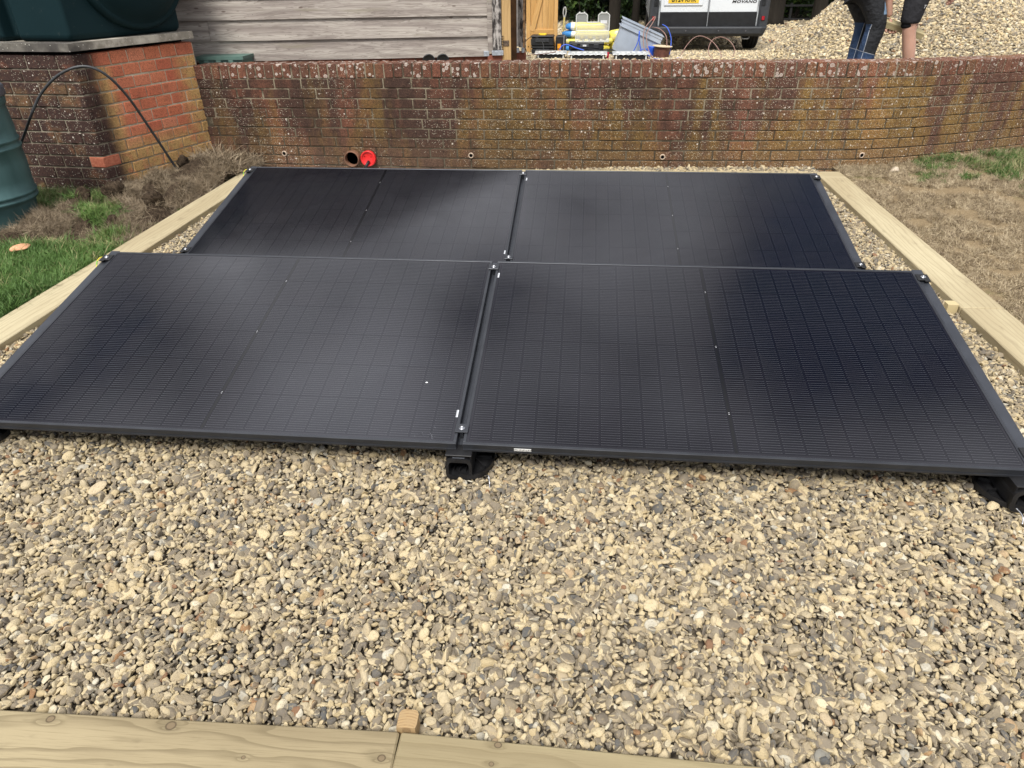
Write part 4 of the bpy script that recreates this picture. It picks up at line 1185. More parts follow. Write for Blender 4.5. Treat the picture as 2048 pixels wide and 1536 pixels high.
for s in (-1, 1):
    for yy, nm in ((.62, 0), (4.85, 1)):
        wl = bpy.data.objects.new('wheel', None); COL.objects.link(wl); wl.parent = van; wl.location = (s * .86, yy, .345)
        b = MB(); b.lathe([(.20, -.11), (.30, -.115), (.335, -.10), (.342, -.08), (.342, -.062), (.336, -.060), (.336, -.048), (.344, -.046), (.345, -.008), (.338, -.006), (.338, .006), (.345, .008), (.344, .046), (.336, .048), (.336, .060), (.342, .062), (.342, .08), (.335, .10), (.30, .115), (.20, .11)], 48, Matrix.Rotation(PI / 2, 4, 'Y'))
        b.build('tyre', TYRE, wl, True)
        b = MB(); b.lathe([(0, .05), (.12, .06), (.205, .10), (.205, -.10), (0, -.05)], 32, Matrix.Rotation(PI / 2, 4, 'Y')); b.build('rim', STB, wl, True)
# rear wheels sit close behind the bumper in the photograph
b = MB(); b.box((0, 2.6, .33), (1.5, 4.6, .12), 0); b.box((0, .62, .30), (1.5, .10, .10), .02); b.build('underbody', VB, van)
b = MB(); b.tube([(.45, .5, .27), (.45, .05, .25)], .03, 10); b.build('exhaust', plain('exhaust', (.25, .22, .2), .5, .4, .7, .3, 20), van)
b = MB(); b.tube(smooth_curve([(.62, .05, .25), (.64, .0, .215), (.74, .0, .215), (.76, .05, .25)], 4), .012, 8); b.build('tow_loop', STB, van)
for s in (-1, 1):
    MB().box((s * (HW + .12), 4.7, 1.55), (.16, .10, .30), .03).build('door_mirror', VG, van)

# ================================================================== TOOLS AND BOXES BEHIND THE WALL
YEL = plain('tool_yellow', (.72, .50, .02), .45, .4); ORG = plain('orange_label', (.72, .30, .02), .5, .4); TB = plain('toolbox_black', (.014, .015, .017), .45, .45)
def tbox(x, y, z, w_, d, h, label, handle=True):
    t = thing('toolbox', label, 'toolbox', (x, y, z), .0, 'black toolboxes at the barn entrance')
    MB().box((0, 0, h * .40), (w_, d, h * .80), .018).build('box_body', TB, t)
    MB().box((0, 0, h * .90), (w_ + .02, d + .02, h * .20), .02).build('lid', TB, t)
    MB().box((0, -d / 2 - .006, h * .55), (w_ * .62, .016, h * .35), .006).build('front_panel', plain('dark_grey_panel', (.03, .032, .036), .5, .4), t)
    if handle:
        b = MB(); b.tube([(-.065, -.02, h * .96), (-.06, -.035, h * 1.10), (.06, -.035, h * 1.10), (.065, -.02, h * .96)], .012, 8); b.box((0, -.04, h * 1.02), (.10, .02, h * .10), .004); b.build('handle', YEL, t)
    return t
g0 = yz(11.4)
tbox(1.47, 11.45, g0, .385, .30, .13, 'lower black toolbox of the stack in front of the oak door', False)
tbox(1.46, 11.45, g0 + .135, .385, .30, .165, 'upper black toolbox with a yellow carry handle in front of the oak door')
t = thing('tool_case', 'upright black tool case with orange labels right of the stacked toolboxes', 'tool case', (1.775, 11.5, g0))
MB().box((0, 0, .145), (.17, .26, .29), .02).build('case_body', TB, t)
for k in (.04, .13): MB().box((-.025, -.134, k), (.062, .006, .075), .003).build('label', ORG, t)
MB().tube([(.05, -.13, .02), (.055, -.14, .30)], .012, 8).build('side_pole', plain('grey_pole', (.18, .18, .19), .5, .4), t)
# flat black case with white label, organiser standing open on it
g1 = yz(11.6)
cover = MB(); V = []
for j in range(9):
    for i in range(15):
        x = -.47 + .94 * i / 14; y = -.3 + .6 * j / 8
        V.append((x, y, .055 * math.exp(-(x * 1.6) ** 2 * .6) * math.exp(-(y * 2.5) ** 2) + .025 * mnoise.noise(Vector((x * 6, y * 6, 2))) + .02))
cover.add(V, [(j * 15 + i, j * 15 + i + 1, (j + 1) * 15 + i + 1, (j + 1) * 15 + i) for j in range(8) for i in range(14)])
o = cover.build('black_tarpaulin', plain('black_sheet', (.012, .013, .015), .35, .5, 0, .2, 30), smooth=True); o.location = (2.42, 11.35, yz(11.35)); sol = o.modifiers.new('solid', 'SOLIDIFY'); sol.thickness = .004
tag(o, 'crumpled black sheet lying under the black case and the grey crate', 'tarpaulin')
t = thing('equipment_case', 'flat black equipment case with two latches and a white label under the clear organiser', 'case', (2.215, 11.62, g1 + .055))
MB().box((0, 0, .055), (.60, .36, .075), .012).build('case_body', TB, t)
MB().box((0, 0, .110), (.61, .37, .034), .010).build('lid', TB, t)
for k in (-.20, .17): MB().box((k, -.19, .075), (.085, .02, .065), .006).build('latch', plain('latch_black', (.03, .032, .035), .4, .5), t)
MB().box((-.03, -.186, .085), (.15, .008, .045), .004).build('handle_plate', plain('plate_grey', (.06, .065, .07), .5, .4), t)
MB().box((-.03, -.192, .087), (.062, .004, .026), .001).build('white_label', WHITEP, t)
CLR = M('clear_plastic', .12, .5); CLR.col((.80, .82, .80)); CLR.b.inputs['Alpha'].default_value = .32; CLR = CLR.m
CLE = M('clear_plastic_edge', .3, .5); CLE.col(CLE.mix(CLE.noise(CLE.obj(), 30, 3), (.62, .64, .62), (.80, .81, .78))); CLE.b.inputs['Alpha'].default_value = .85; CLE = CLE.m
t = thing('clear_organiser', 'clear plastic organiser case standing open on the black case', 'organiser', (2.31, 11.66, g1 + .185))
MB().box((0, 0, .075), (.56, .16, .15), .01).build('tray', CLR, t)
b = MB()
for z in (.006, .155): b.box((0, -.082, z), (.58, .010, .012), 0)
for x in (-.285, .285): b.box((x, -.082, .08), (.012, .010, .14), 0)
for x in np.linspace(-.25, .25, 6): b.box((x, -.085, .028), (.022, .008, .02), 0)
b.build('tray_edge', CLE, t)
lidp = [(-.285, 0), (.285, 0), (.285, .24), (.25, .27), (.13, .27), (.095, .24), (.095, .13), (-.095, .13), (-.095, .24), (-.13, .27), (-.25, .27), (-.285, .24)]
b = MB(); m_ = Matrix.Translation((0, .07, .165)) @ rotx
tris = [(0, 1, 6, 7), (1, 2, 3, 4, 5, 6), (0, 7, 8, 9, 10, 11)]
b.add([(x, y, 0) for x, y in lidp], tris, 0, m_); b.build('lid', CLR, t)
b = MB()
for i in range(12):
    a_ = lidp[i]; c_ = lidp[(i + 1) % 12]; b.tube([m_ @ Vector((a_[0], a_[1], .004)), m_ @ Vector((c_[0], c_[1], .004))], .0085, 6)
b.tube([m_ @ Vector((-.26, .085, .004)), m_ @ Vector((.24, .085, .004))], .006, 6)
for x in (-.23, -.15, .15, .23): b.box(tuple(m_ @ Vector((x, .282, .0))), (.022, .02, .022), 0)
b.build('lid_edge', CLE, t)
MB().box((.19, .06, .30), (.11, .004, .05), 0).build('white_label', WHITEP, t)
b = MB()
for (x, z, r_) in ((-.17, .06, .05), (-.03, .06, .05), (.10, .055, .045), (.21, .06, .045)):
    b.lathe([(0, -.04), (r_ * .8, -.03), (r_, 0), (r_ * .7, .035), (0, .045)], 12, Matrix.Translation((x, 0, z)))
b.build('contents', plain('yellow_contents', (.52, .42, .12), .7, .3, 0, .4, 25), t, True)

# sacks
def sack(x, y, z, w_, d, h, mat, label, rz=0):
    V = []; F = []; nu, nv = 18, 10
    for j in range(nv + 1):
        for i in range(nu):
            a = 2 * PI * i / nu; q = PI * (j / nv - .5)
            sx_ = math.copysign(abs(math.cos(a)) ** .6, math.cos(a)); sy_ = math.copysign(abs(math.sin(a)) ** .6, math.sin(a))
            cq = abs(math.cos(q)) ** .5; sq_ = math.copysign(abs(math.sin(q)) ** .7, math.sin(q))
            V.append((sx_ * w_ / 2 * cq, sy_ * d / 2 * cq, sq_ * h / 2 * (1 + .12 * mnoise.noise(Vector((sx_ * 2 + x, sy_ * 2, z * 9))))))
    F = [(j * nu + i, j * nu + (i + 1) % nu, (j + 1) * nu + (i + 1) % nu, (j + 1) * nu + i) for j in range(nv) for i in range(nu)]
    o = MB().add(V, F).build('sack', mat, smooth=True); o.location = (x, y, z + h / 2); o.rotation_euler = (0, 0, rz)
    return tag(o, label, 'sack', 'blue and yellow sacks stacked behind the cases')
mk = M('sack_print', .45, .4); s_ = mk.sep(mk.obj()); edge = mk.math('ADD', s_[0], mk.math('MULTIPLY', mk.noise(mk.obj(), 4, 2), .1))
c_ = mk.mix(mk.step(edge, -.225, -.20), (.045, .22, .52), (.80, .80, .74)); c_ = mk.mix(mk.step(edge, -.155, -.13), c_, (.72, .62, .08)); mk.bump(mk.noise(mk.obj(), 14, 3), .4, .02)
mk.col(c_); SACK = mk.m
mk2 = M('sack_print_yellow', .45, .4); s_ = mk2.sep(mk2.obj()); mk2.col(mk2.mix(mk2.step(mk2.noise(mk2.obj(), 5, 3), .45, .62), (.74, .66, .12), (.70, .66, .50))); mk2.bump(mk2.noise(mk2.obj(), 14, 3), .4, .02)
gs = yz(12.25)
sack(2.22, 12.25, gs, .86, .42, .125, SACK, 'lowest blue and yellow sack of the pile')
sack(2.24, 12.27, gs + .115, .92, .42, .13, mk2.m, 'pale yellow sack second from the ground in the pile', .02)
sack(2.20, 12.25, gs + .235, .88, .42, .12, SACK, 'sack under the top one with a blue end beside white and yellow', -.02)
sack(2.18, 12.28, gs + .345, .72, .42, .13, SACK, 'topmost sack with a bright blue rounded end', .03)
sack(2.92, 12.4, gs + .0, .60, .42, .17, mk2.m, 'yellow sack on the ground behind the tilted grey crate')
sack(2.90, 12.4, gs + .16, .62, .42, .19, mk2.m, 'bright yellow sack on top behind the tilted grey crate')
t = thing('spade', 'spade with a yellow shaft leaning behind the oak door', 'spade', (1.77, 12.3, yz(12.3)))
MB().tube([(.0, 0, .10), (.03, .02, .56)], .016, 8).build('shaft', plain('pale_yellow_shaft', (.62, .50, .16), .5, .4), t, True)
b = MB(); b.tube(smooth_curve([(.028, .02, .55), (.008, .02, .62), (.018, .02, .70), (.045, .02, .715), (.058, .02, .64), (.034, .02, .55)], 4), .012, 8); b.build('grip', plain('grey_grip', (.5, .5, .48), .5, .4), t, True)
MB().box((0, 0, .06), (.16, .012, .20), .004).build('blade', STB, t)

# tilted grey crate with cables spilling out
CG = plain('grey_crate_plastic', (.33, .375, .44), .5, .4, 0, .06, 6)
crate = thing('grey_crate', 'tall grey plastic crate tipped over to the right', 'crate', (2.93, 10.75, .195))
an = math.atan2(.264, .648)
crate.rotation_euler = (0, an, 0)
# local: x along the open rim, z up to the rim; bottom narrower
b = MB(); w0, w1, hh, d0, d1 = .62, .67, .47, .40, .44
cx0 = .0
def ringc(w_, d, z): return [(-w_ / 2, -d / 2, z), (w_ / 2, -d / 2, z), (w_ / 2, d / 2, z), (-w_ / 2, d / 2, z)]
V = ringc(w0, d0, 0) + ringc(w1, d1, hh) + ringc(w1 - .012, d1 - .012, hh) + ringc(w0 - .012, d0 - .012, .008)
F = [(3, 2, 1, 0)] + [(k, (k + 1) % 4, 4 + (k + 1) % 4, 4 + k) for k in range(4)] + [(4 + k, 4 + (k + 1) % 4, 8 + (k + 1) % 4, 8 + k) for k in range(4)] + [(8 + k, 8 + (k + 1) % 4, 12 + (k + 1) % 4, 12 + k) for k in range(4)] + [(12, 13, 14, 15)]
b.add(V, F); b.build('crate_body', CG, crate)
b = MB()
for (z, o_) in ((hh - .115, .018), (hh - .055, .014), (hh - .008, .022)):
    for (cx, cy_, lx, ly) in ((0, -d1 / 2 - o_ / 2, w1 + 2 * o_, o_), (0, d1 / 2 + o_ / 2, w1 + 2 * o_, o_), (-w1 / 2 - o_ / 2, 0, o_, d1 - .002), (w1 / 2 + o_ / 2, 0, o_, d1 - .002)):
        b.box((cx, cy_, z), (lx, ly, .012), 0)
b.build('rim_rib', CG, crate)
b = MB(); b.box((0, -d1 / 2 - .004, hh - .06), (w1 + .014, .008, .10), 0); b.build('rim_band', CG, crate)
# cable drums
def drum(x, y, z, r_, h, mat, label, rim, tilt=0.06):
    t = thing('cable_drum', label, 'cable drum', (x, y, z)); t.rotation_euler = (0, tilt, 0)
    prof = []
    nz_ = 9
    for k in range(nz_):
        z0_ = h * k / nz_; prof += [(r_ * .95, z0_ + .001), (r_, z0_ + h / nz_ / 2)]
    prof.append((r_ * .95, h))
    MB().lathe(prof, 28).build('coiled_cable', mat, t, True)
    if rim: MB().lathe([(0, h), (r_ * 1.25, h), (r_ * 1.25, h + .008), (0, h + .008)], 28).build('top_disc', plain('plywood', (.55, .45, .30), .7, .3), t)
    MB().lathe([(0, -.01), (r_ * 1.15, -.01), (r_ * 1.15, 0), (0, 0)], 28).build('bottom_disc', TB, t)
    return t
BLUE = plain('blue_cable', (.03, .10, .55), .4, .5, 0, .1, 30); BRC = plain('brown_cable', (.13, .055, .04), .45, .4, 0, .2, 30)
drum(3.26, 10.55, yz(10.55) + .01, .085, .150, BLUE, 'blue cable drum half hidden by the tilted crate', False)
drum(3.395, 10.35, yz(10.35) + .012, .125, .155, BRC, 'brown cable drum with a plywood top disc', True)
def cable(pts, mat, label, r_=.006):
    b = MB(); b.tube(smooth_curve(pts, 8), r_, 6); return tag(b.build('loose_cable', mat, smooth=True), label, 'cable', 'loose cables around the crate')
BR2 = plain('pinkish_brown_cable', (.24, .14, .115), .45, .4, 0, .1, 30)
cable([(2.92, 10.42, .21), (3.02, 10.42, .42), (3.035, 10.45, .58), (3.05, 10.43, .42), (3.10, 10.40, .26), (3.13, 10.38, .20)], BLUE, 'blue cable loop standing upright in front of the grey crate', .0075)
cable([(2.93, 10.40, .22), (3.05, 10.38, .30), (3.14, 10.38, .335), (3.2, 10.38, .28), (3.22, 10.38, .21)], BLUE, 'low blue cable arch in front of the grey crate', .0065)
cable([(3.18, 10.0, .21), (3.10, 10.20, .40), (3.11, 10.42, .60), (3.22, 10.5, .74), (3.28, 10.58, .77), (3.24, 10.5, .70), (3.15, 10.4, .55), (3.17, 10.3, .38), (3.22, 10.2, .27), (3.28, 10.1, .21)], BR2, 'brown cable looping up over the front rim of the grey crate', .0075)
cable([(3.25, 10.65, .62), (3.36, 10.55, .60), (3.45, 10.45, .52), (3.475, 10.4, .40), (3.465, 10.37, .30)], BR2, 'brown cable curving from the crate mouth down to the brown drum', .0075)
cable([(3.40, 10.6, .66), (3.47, 10.5, .62), (3.53, 10.45, .50), (3.54, 10.4, .38), (3.52, 10.3, .26)], BLUE, 'blue cable curving down just right of the brown one', .007)
cable([(3.20, 10.25, .215), (3.30, 10.05, .225), (3.42, 9.98, .23), (3.55, 10.08, .225), (3.66, 10.2, .225), (3.75, 10.24, .225)], BLUE, 'blue cable lying on the gravel in front of the drums', .007)
cable([(3.62, 10.5, .215), (3.70, 10.75, .20), (3.80, 10.8, .20), (3.87, 10.78, .20)], BLUE, 'short blue cable end on the gravel right of the drums', .007)
cable([(3.60, 9.95, .235), (3.66, 10.05, .26), (3.76, 10.2, .40), (3.88, 10.3, .50), (4.00, 10.3, .515), (4.14, 10.2, .45), (4.25, 10.1, .33), (4.27, 10.0, .25), (4.22, 9.95, .235), (4.12, 10.0, .25), (4.08, 10.1, .34), (4.13, 10.2, .46), (4.26, 10.3, .505), (4.40, 10.3, .46), (4.49, 10.2, .35), (4.46, 10.1, .26), (4.38, 10.05, .235), (4.18, 10.15, .225), (4.02, 10.35, .225)], BR2, 'thin brown cable in two wide loops on the gravel behind the van tail', .0062)
cable([(3.70, 9.92, .235), (3.62, 9.95, .245), (3.57, 9.9, .235)], BR2, 'short curled brown cable end by the wall top', .006)

# clear-lidded black organisers in a row just beyond the wall
def organiser(x, y, w_, label, rz=0, tilt=0):
    z = yz(y); t = thing('parts_case', label, 'parts case', (x, y, z), rz, 'parts cases with scalloped clear lids'); h = .085
    MB().box((0, 0, h / 2), (w_ - .06, .38, h), .006).build('tray', TB, t)
    for s in (-1, 1): MB().box((s * (w_ / 2 - .055), -.194, h / 2), (.02, .006, h), 0).build('clear_end', CLE, t)
    # lid with scalloped front lip
    n = 49; V = []; F = []
    for i in range(n):
        x_ = -w_ / 2 + w_ * i / (n - 1); ph_ = (i / (n - 1)) * 7; sc = .018 * abs(math.sin(PI * ph_)) ** .5
        V += [(x_, .2, h + .012), (x_, -.205, h + .014), (x_, -.212, h - .014 + sc), (x_, -.208, h - .012 + sc)]
    for i in range(n - 1):
        for e in range(3): F.append((i * 4 + e, (i + 1) * 4 + e, (i + 1) * 4 + e + 1, i * 4 + e + 1))
    MB().add(V, F).build('scalloped_lid', plain('frosted_lid', (.40, .42, .42), .35, .5, 0, .3, 25), t)
    b = MB()
    for k in range(6): b.box((-w_ / 2 + .08 + k * (w_ - .16) / 5, -.05, h + .018), (.05, .18, .008), .003)
    b.build('lid_rib', CLE, t)
    return t
organiser(1.66, 10.25, .50, 'leftmost parts case with a frosted scalloped lid near the oak post', .03)
organiser(2.24, 10.05, .60, 'middle parts case, its frosted scalloped lid raised a little', -.02)
organiser(2.90, 10.05, .56, 'parts case with a scalloped lid directly below the grey crate')
b = MB(); b.tube([(2.545, 9.95, .245), (2.555, 9.95, .33)], .017, 8)
tag(b.build('red_tube', plain('crimson_plastic', (.45, .01, .04), .4, .5)), 'small crimson tube between the two right parts cases', 'tube')
cable([(1.2, 10.0, .26), (1.35, 9.98, .29), (1.6, 10.0, .31), (1.75, 9.98, .335)], BRC, 'dark brown cable running from the oak post over the left parts case', .006)
cable([(1.80, 10.2, .34), (1.84, 10.2, .40), (1.92, 10.2, .415), (2.05, 10.15, .375), (2.18, 10.1, .345)], BLUE, 'blue cable arch over the left parts cases', .008)
cable([(1.28, 10.6, .2), (1.22, 10.6, .40), (1.35, 10.6, .50), (1.50, 10.6, .42), (1.52, 10.5, .30), (1.46, 10.4, .24)], TB, 'thin black cable loop beside the oak post', .005)

# ================================================================== PEOPLE
def skin(nodes, edges, sub=2, root=0):
    me = bpy.data.meshes.new('skin_tmp'); me.from_pydata([n_[0] for n_ in nodes], edges, [])
    o = bpy.data.objects.new('skin_tmp', me); COL.objects.link(o)
    md = o.modifiers.new('skin', 'SKIN'); md.use_smooth_shade = True; md.branch_smoothing = .6
    if not me.skin_vertices: me.skin_vertices.new()
    for i, n_ in enumerate(nodes):
        r_ = n_[1]; sv = me.skin_vertices[0].data[i]; sv.radius = r_ if isinstance(r_, tuple) else (r_, r_); sv.use_root = (i == root)
    o.modifiers.new('sub', 'SUBSURF').levels = sub
    dg = bpy.context.evaluated_depsgraph_get(); dg.update(); ev = o.evaluated_get(dg); m2 = bpy.data.meshes.new_from_object(ev)
    V = [tuple(v.co) for v in m2.vertices]; F = [tuple(p.vertices) for p in m2.polygons]
    bpy.data.objects.remove(o); return V, F
SKIN = M('skin', .55, .4); SKIN.b.inputs['Subsurface Weight'].default_value = .08
f_ = SKIN.noise(SKIN.obj(), 14, 4); SKIN.col(SKIN.mix(f_, (.40, .22, .155), (.50, .30, .22))); SKIN = SKIN.m
HAIR = plain('brown_hair', (.045, .028, .018), .6, .4, 0, .3, 40)
BLK = M('black_work_cloth', .85, .2); f_ = BLK.noise(BLK.obj(), 9, 4, .6); BLK.col(BLK.mix(f_, (.012, .012, .014), (.030, .030, .034))); BLK.bump(f_, .7, .04); BLK = BLK.m
# trousers: navy at the back and hem, black over the knee and shin, pale denim above the knee
TR = M('work_trousers', .85, .2); s_ = TR.sep(TR.pos()); x, y, z = s_
f_ = TR.noise(TR.pos(), 12, 4, .6)
navy = TR.mix(f_, (.018, .035, .075), (.04, .07, .14)); blk = TR.mix(f_, (.012, .013, .015), (.03, .031, .034)); den = TR.mix(f_, (.12, .19, .28), (.20, .29, .40))
seam = TR.math('MULTIPLY_ADD', z, .17, 4.515)     # slanting side seam
seam = TR.math('SUBTRACT', 4.79, TR.math('MULTIPLY', TR.math('SUBTRACT', 1.04, z), .32))
seam = TR.math('ADD', 4.624, TR.math('MULTIPLY', TR.math('SUBTRACT', z, .84), .08))
back = TR.math('LESS_THAN', x, seam)
low = TR.math('LESS_THAN', z, TR.math('ADD', .795, TR.math('MULTIPLY', TR.math('SUBTRACT', 4.70, x), .25)))
hi = TR.math('GREATER_THAN', z, 1.03)
c_ = TR.mix(TR.math('MAXIMUM', TR.math('MULTIPLY', back, TR.math('SUBTRACT', 1.0, hi)), low), blk, navy)
dm = TR.math('MULTIPLY', TR.math('GREATER_THAN', z, 1.105), TR.math('GREATER_THAN', x, 4.715))
c_ = TR.mix(dm, c_, den)
st1 = TR.math('LESS_THAN', TR.math('ABSOLUTE', TR.math('SUBTRACT', x, seam)), .0022)
st1 = TR.math('MULTIPLY', st1, TR.math('SUBTRACT', 1.0, hi))
st2 = TR.math('LESS_THAN', TR.math('ABSOLUTE', TR.math('SUBTRACT', z, TR.math('ADD', .797, TR.math('MULTIPLY', TR.math('SUBTRACT', 4.70, x), .25)))), .0022)
c_ = TR.mix(TR.math('MULTIPLY', TR.math('MAXIMUM', st1, st2), .6), c_, (.45, .48, .52))
TR.col(c_); TR.bump(f_, .9, .04); TR = TR.m

def build_person(name, label, loc, bodyparts, clothes, heads):
    t = thing(name, label, 'person', loc)
    def loc_mesh(parts, nm, mat):
        b = MB()
        for V, F in parts: b.add([(v[0] - loc[0], v[1] - loc[1], v[2] - loc[2]) for v in V], F)
        return b.build(nm, mat, t, True)
    loc_mesh(bodyparts, 'body', SKIN)
    for nm, parts, mat in clothes: loc_mesh(parts, nm, mat)
    return t
def chain(n): return [(i, i + 1) for i in range(n - 1)]
def hand_nodes(wrist, palm_dir, side, curl_dir, s=1.0):
    """palm + five fingers curling; returns list of (V,F)"""
    w_ = Vector(wrist); pd = Vector(palm_dir).normalized(); sd_ = Vector(side).normalized(); cd_ = Vector(curl_dir).normalized()
    parts = [skin([(w_, (.026 * s, .019 * s)), (w_ + pd * .045 * s, (.040 * s, .016 * s)), (w_ + pd * .085 * s, (.040 * s, .013 * s))], chain(3), 2)]
    for k, (off, ln) in enumerate(((-.031, .062), (-.010, .074), (.011, .070), (.031, .054))):
        a = w_ + pd * .075 * s + sd_ * off * s
        b1 = a + (pd * .6 + cd_ * .35).normalized() * ln * .5 * s; b2 = b1 + (pd * .1 + cd_ * 1.0).normalized() * ln * .35 * s; b3 = b2 + (-pd * .6 + cd_ * .5).normalized() * ln * .3 * s
        parts.append(skin([(a, .0105 * s), (b1, .0095 * s), (b2, .009 * s), (b3, .0075 * s)], chain(4), 2))
    a = w_ + pd * .02 * s - sd_ * .03 * s; parts.append(skin([(a, .013 * s), (a + (-sd_ * .7 + pd * .6 + cd_ * .3) * .035 * s, .0115 * s), (a + (-sd_ * .6 + pd * 1.0 + cd_ * .9) * .05 * s, .009 * s)], chain(3), 2))
    return parts
def head_parts(c, f, u, s=1.0):
    """head centred at c looking along f, crown along u"""
    c = Vector(c); f = Vector(f).normalized(); u = Vector(u); u = (u - f * u.dot(f)).normalized(); r_ = f.cross(u)
    m_ = Matrix(((r_.x, f.x, u.x, c.x), (r_.y, f.y, u.y, c.y), (r_.z, f.z, u.z, c.z), (0, 0, 0, 1)))
    V = []
    for q in IV:
        x, y, z = q * np.array([.074, .095, .115]) * s
        if z < 0: x *= 1 + z * 2.6; y *= 1 + z * .8
        ny = math.exp(-((x / .012) ** 2) - ((z + .012) / .022) ** 2) * .022 if y > 0 else 0
        eye = (math.exp(-(((abs(x) - .031) / .013) ** 2) - ((z - .012) / .010) ** 2)) * -.010 if y > 0 else 0
        mo = math.exp(-((x / .024) ** 2) - ((z + .052) / .006) ** 2) * .005 if y > 0 else 0
        V.append(tuple(m_ @ Vector((x, y + (ny + eye + mo) * s, z))))
    parts = [(V, IF)]
    for s2 in (-1, 1):
        e = MB(); e.lathe([(0, -.006), (.016, -.005), (.020, .002), (.012, .006), (0, .004)], 12, m_ @ Matrix.Translation((s2 * .075, -.005, 0)) @ Matrix.Scale(1.6, 4, (0, 0, 1)) @ Matrix.Rotation(PI / 2, 4, 'Y')); parts.append((e.v, e.f))
    hair = MB(); HV = []; 
    for q in IV:
        x, y, z = q * np.array([.080, .101, .121]) * s
        if z < -.01 + (.06 if y > .02 else 0): k = .86; x, y, z = x * k, y * k, z * k
        HV.append(tuple(m_ @ Vector((x, y - .004, z + .004))))
    return parts, [(HV, IF)]
# --- worker in trousers: bending to the right, knees flexed
gA = yz(5.2)
A_ = lambda x, z, y=5.2: Vector((x, y, z))
bodyA = []
nodesA = [(A_(4.52, 1.36), (.15, .12)), (A_(4.62, 1.56), (.14, .12)), (A_(4.80, 1.74), (.17, .12)), (A_(4.93, 1.82), .06),
          (A_(4.58, 1.28, 5.14), .088), (A_(4.725, 1.055, 5.12), .062), (A_(4.668, .80, 5.12), .052), (A_(4.665, .56, 5.12), .040), (A_(4.70, .505, 5.12), .036), (A_(4.80, .49, 5.12), .028),
          (A_(4.54, 1.28, 5.30), .085), (A_(4.685, 1.05, 5.32), .060), (A_(4.66, .80, 5.32), .050), (A_(4.65, .56, 5.32), .038), (A_(4.70, .505, 5.32), .036), (A_(4.80, .49, 5.32), .028),
          (A_(4.86, 1.72, 5.04), .050), (A_(4.98, 1.50, 5.02), .042), (A_(5.12, 1.34, 5.04), .030),
          (A_(4.84, 1.74, 5.38), .050), (A_(4.98, 1.54, 5.42), .042), (A_(5.14, 1.40, 5.42), .030)]
edA = [(0, 1), (1, 2), (2, 3), (0, 4), (4, 5), (5, 6), (6, 7), (7, 8), (8, 9), (0, 10), (10, 11), (11, 12), (12, 13), (13, 14), (14, 15), (2, 16), (16, 17), (17, 18), (2, 19), (19, 20), (20, 21)]
bodyA.append(skin(nodesA, edA, 2, 0))
bodyA += hand_nodes((5.12, 5.04, 1.34), (.6, 0, -.5), (0, 1, 0), (-.5, 0, -.6)); bodyA += hand_nodes((5.14, 5.42, 1.40), (.6, 0, -.5), (0, 1, 0), (-.5, 0, -.6))
hp, hh_ = head_parts((5.03, 5.2, 1.90), (.75, 0, -.55), (.5, 0, .8)); bodyA += hp
trA = [skin([(A_(4.53, 1.38), (.165, .14)), (A_(4.575, 1.27, 5.14), (.112, .105)), (A_(4.65, 1.155, 5.13), (.108, .095)), (A_(4.70, 1.045, 5.12), (.092, .088)), (A_(4.695, .96, 5.12), (.078, .085)), (A_(4.672, .86, 5.12), (.080, .078)), (A_(4.668, .76, 5.12), (.076, .078)), (A_(4.665, .60, 5.12), (.078, .08)),
             (A_(4.53, 1.27, 5.30), (.112, .105)), (A_(4.60, 1.155, 5.31), (.105, .095)), (A_(4.665, 1.045, 5.32), (.085, .085)), (A_(4.66, .95, 5.32), (.075, .08)), (A_(4.65, .80, 5.32), (.075, .075)), (A_(4.65, .60, 5.32), (.075, .075))],
            [(0, 1), (1, 2), (2, 3), (3, 4), (4, 5), (5, 6), (6, 7), (0, 8), (8, 9), (9, 10), (10, 11), (11, 12), (12, 13)], 2, 0)]
shA = [skin([(A_(4.53, 1.40), (.158, .135)), (A_(4.62, 1.56), (.150, .135)), (A_(4.80, 1.74), (.180, .135)), (A_(4.87, 1.71, 5.04), .062), (A_(4.93, 1.60, 5.03), .058), (A_(4.85, 1.73, 5.38), .062), (A_(4.93, 1.62, 5.40), .058)], [(0, 1), (1, 2), (2, 3), (3, 4), (2, 5), (5, 6)], 2, 0)]
bootsA = [skin([(A_(4.60, .585, yy), .056), (A_(4.68, .51, yy), .050), (A_(4.80, .50, yy), .046), (A_(4.86, .495, yy), .036)], chain(4), 2) for yy in (5.12, 5.32)]
pa = build_person('person', 'person bending in black and navy work trousers with blue patches', (4.62, 5.2, gA), bodyA,
             [('trousers', trA, TR), ('shirt', shA, BLK), ('boots', bootsA, BLK), ('hair', hh_, HAIR)], None)
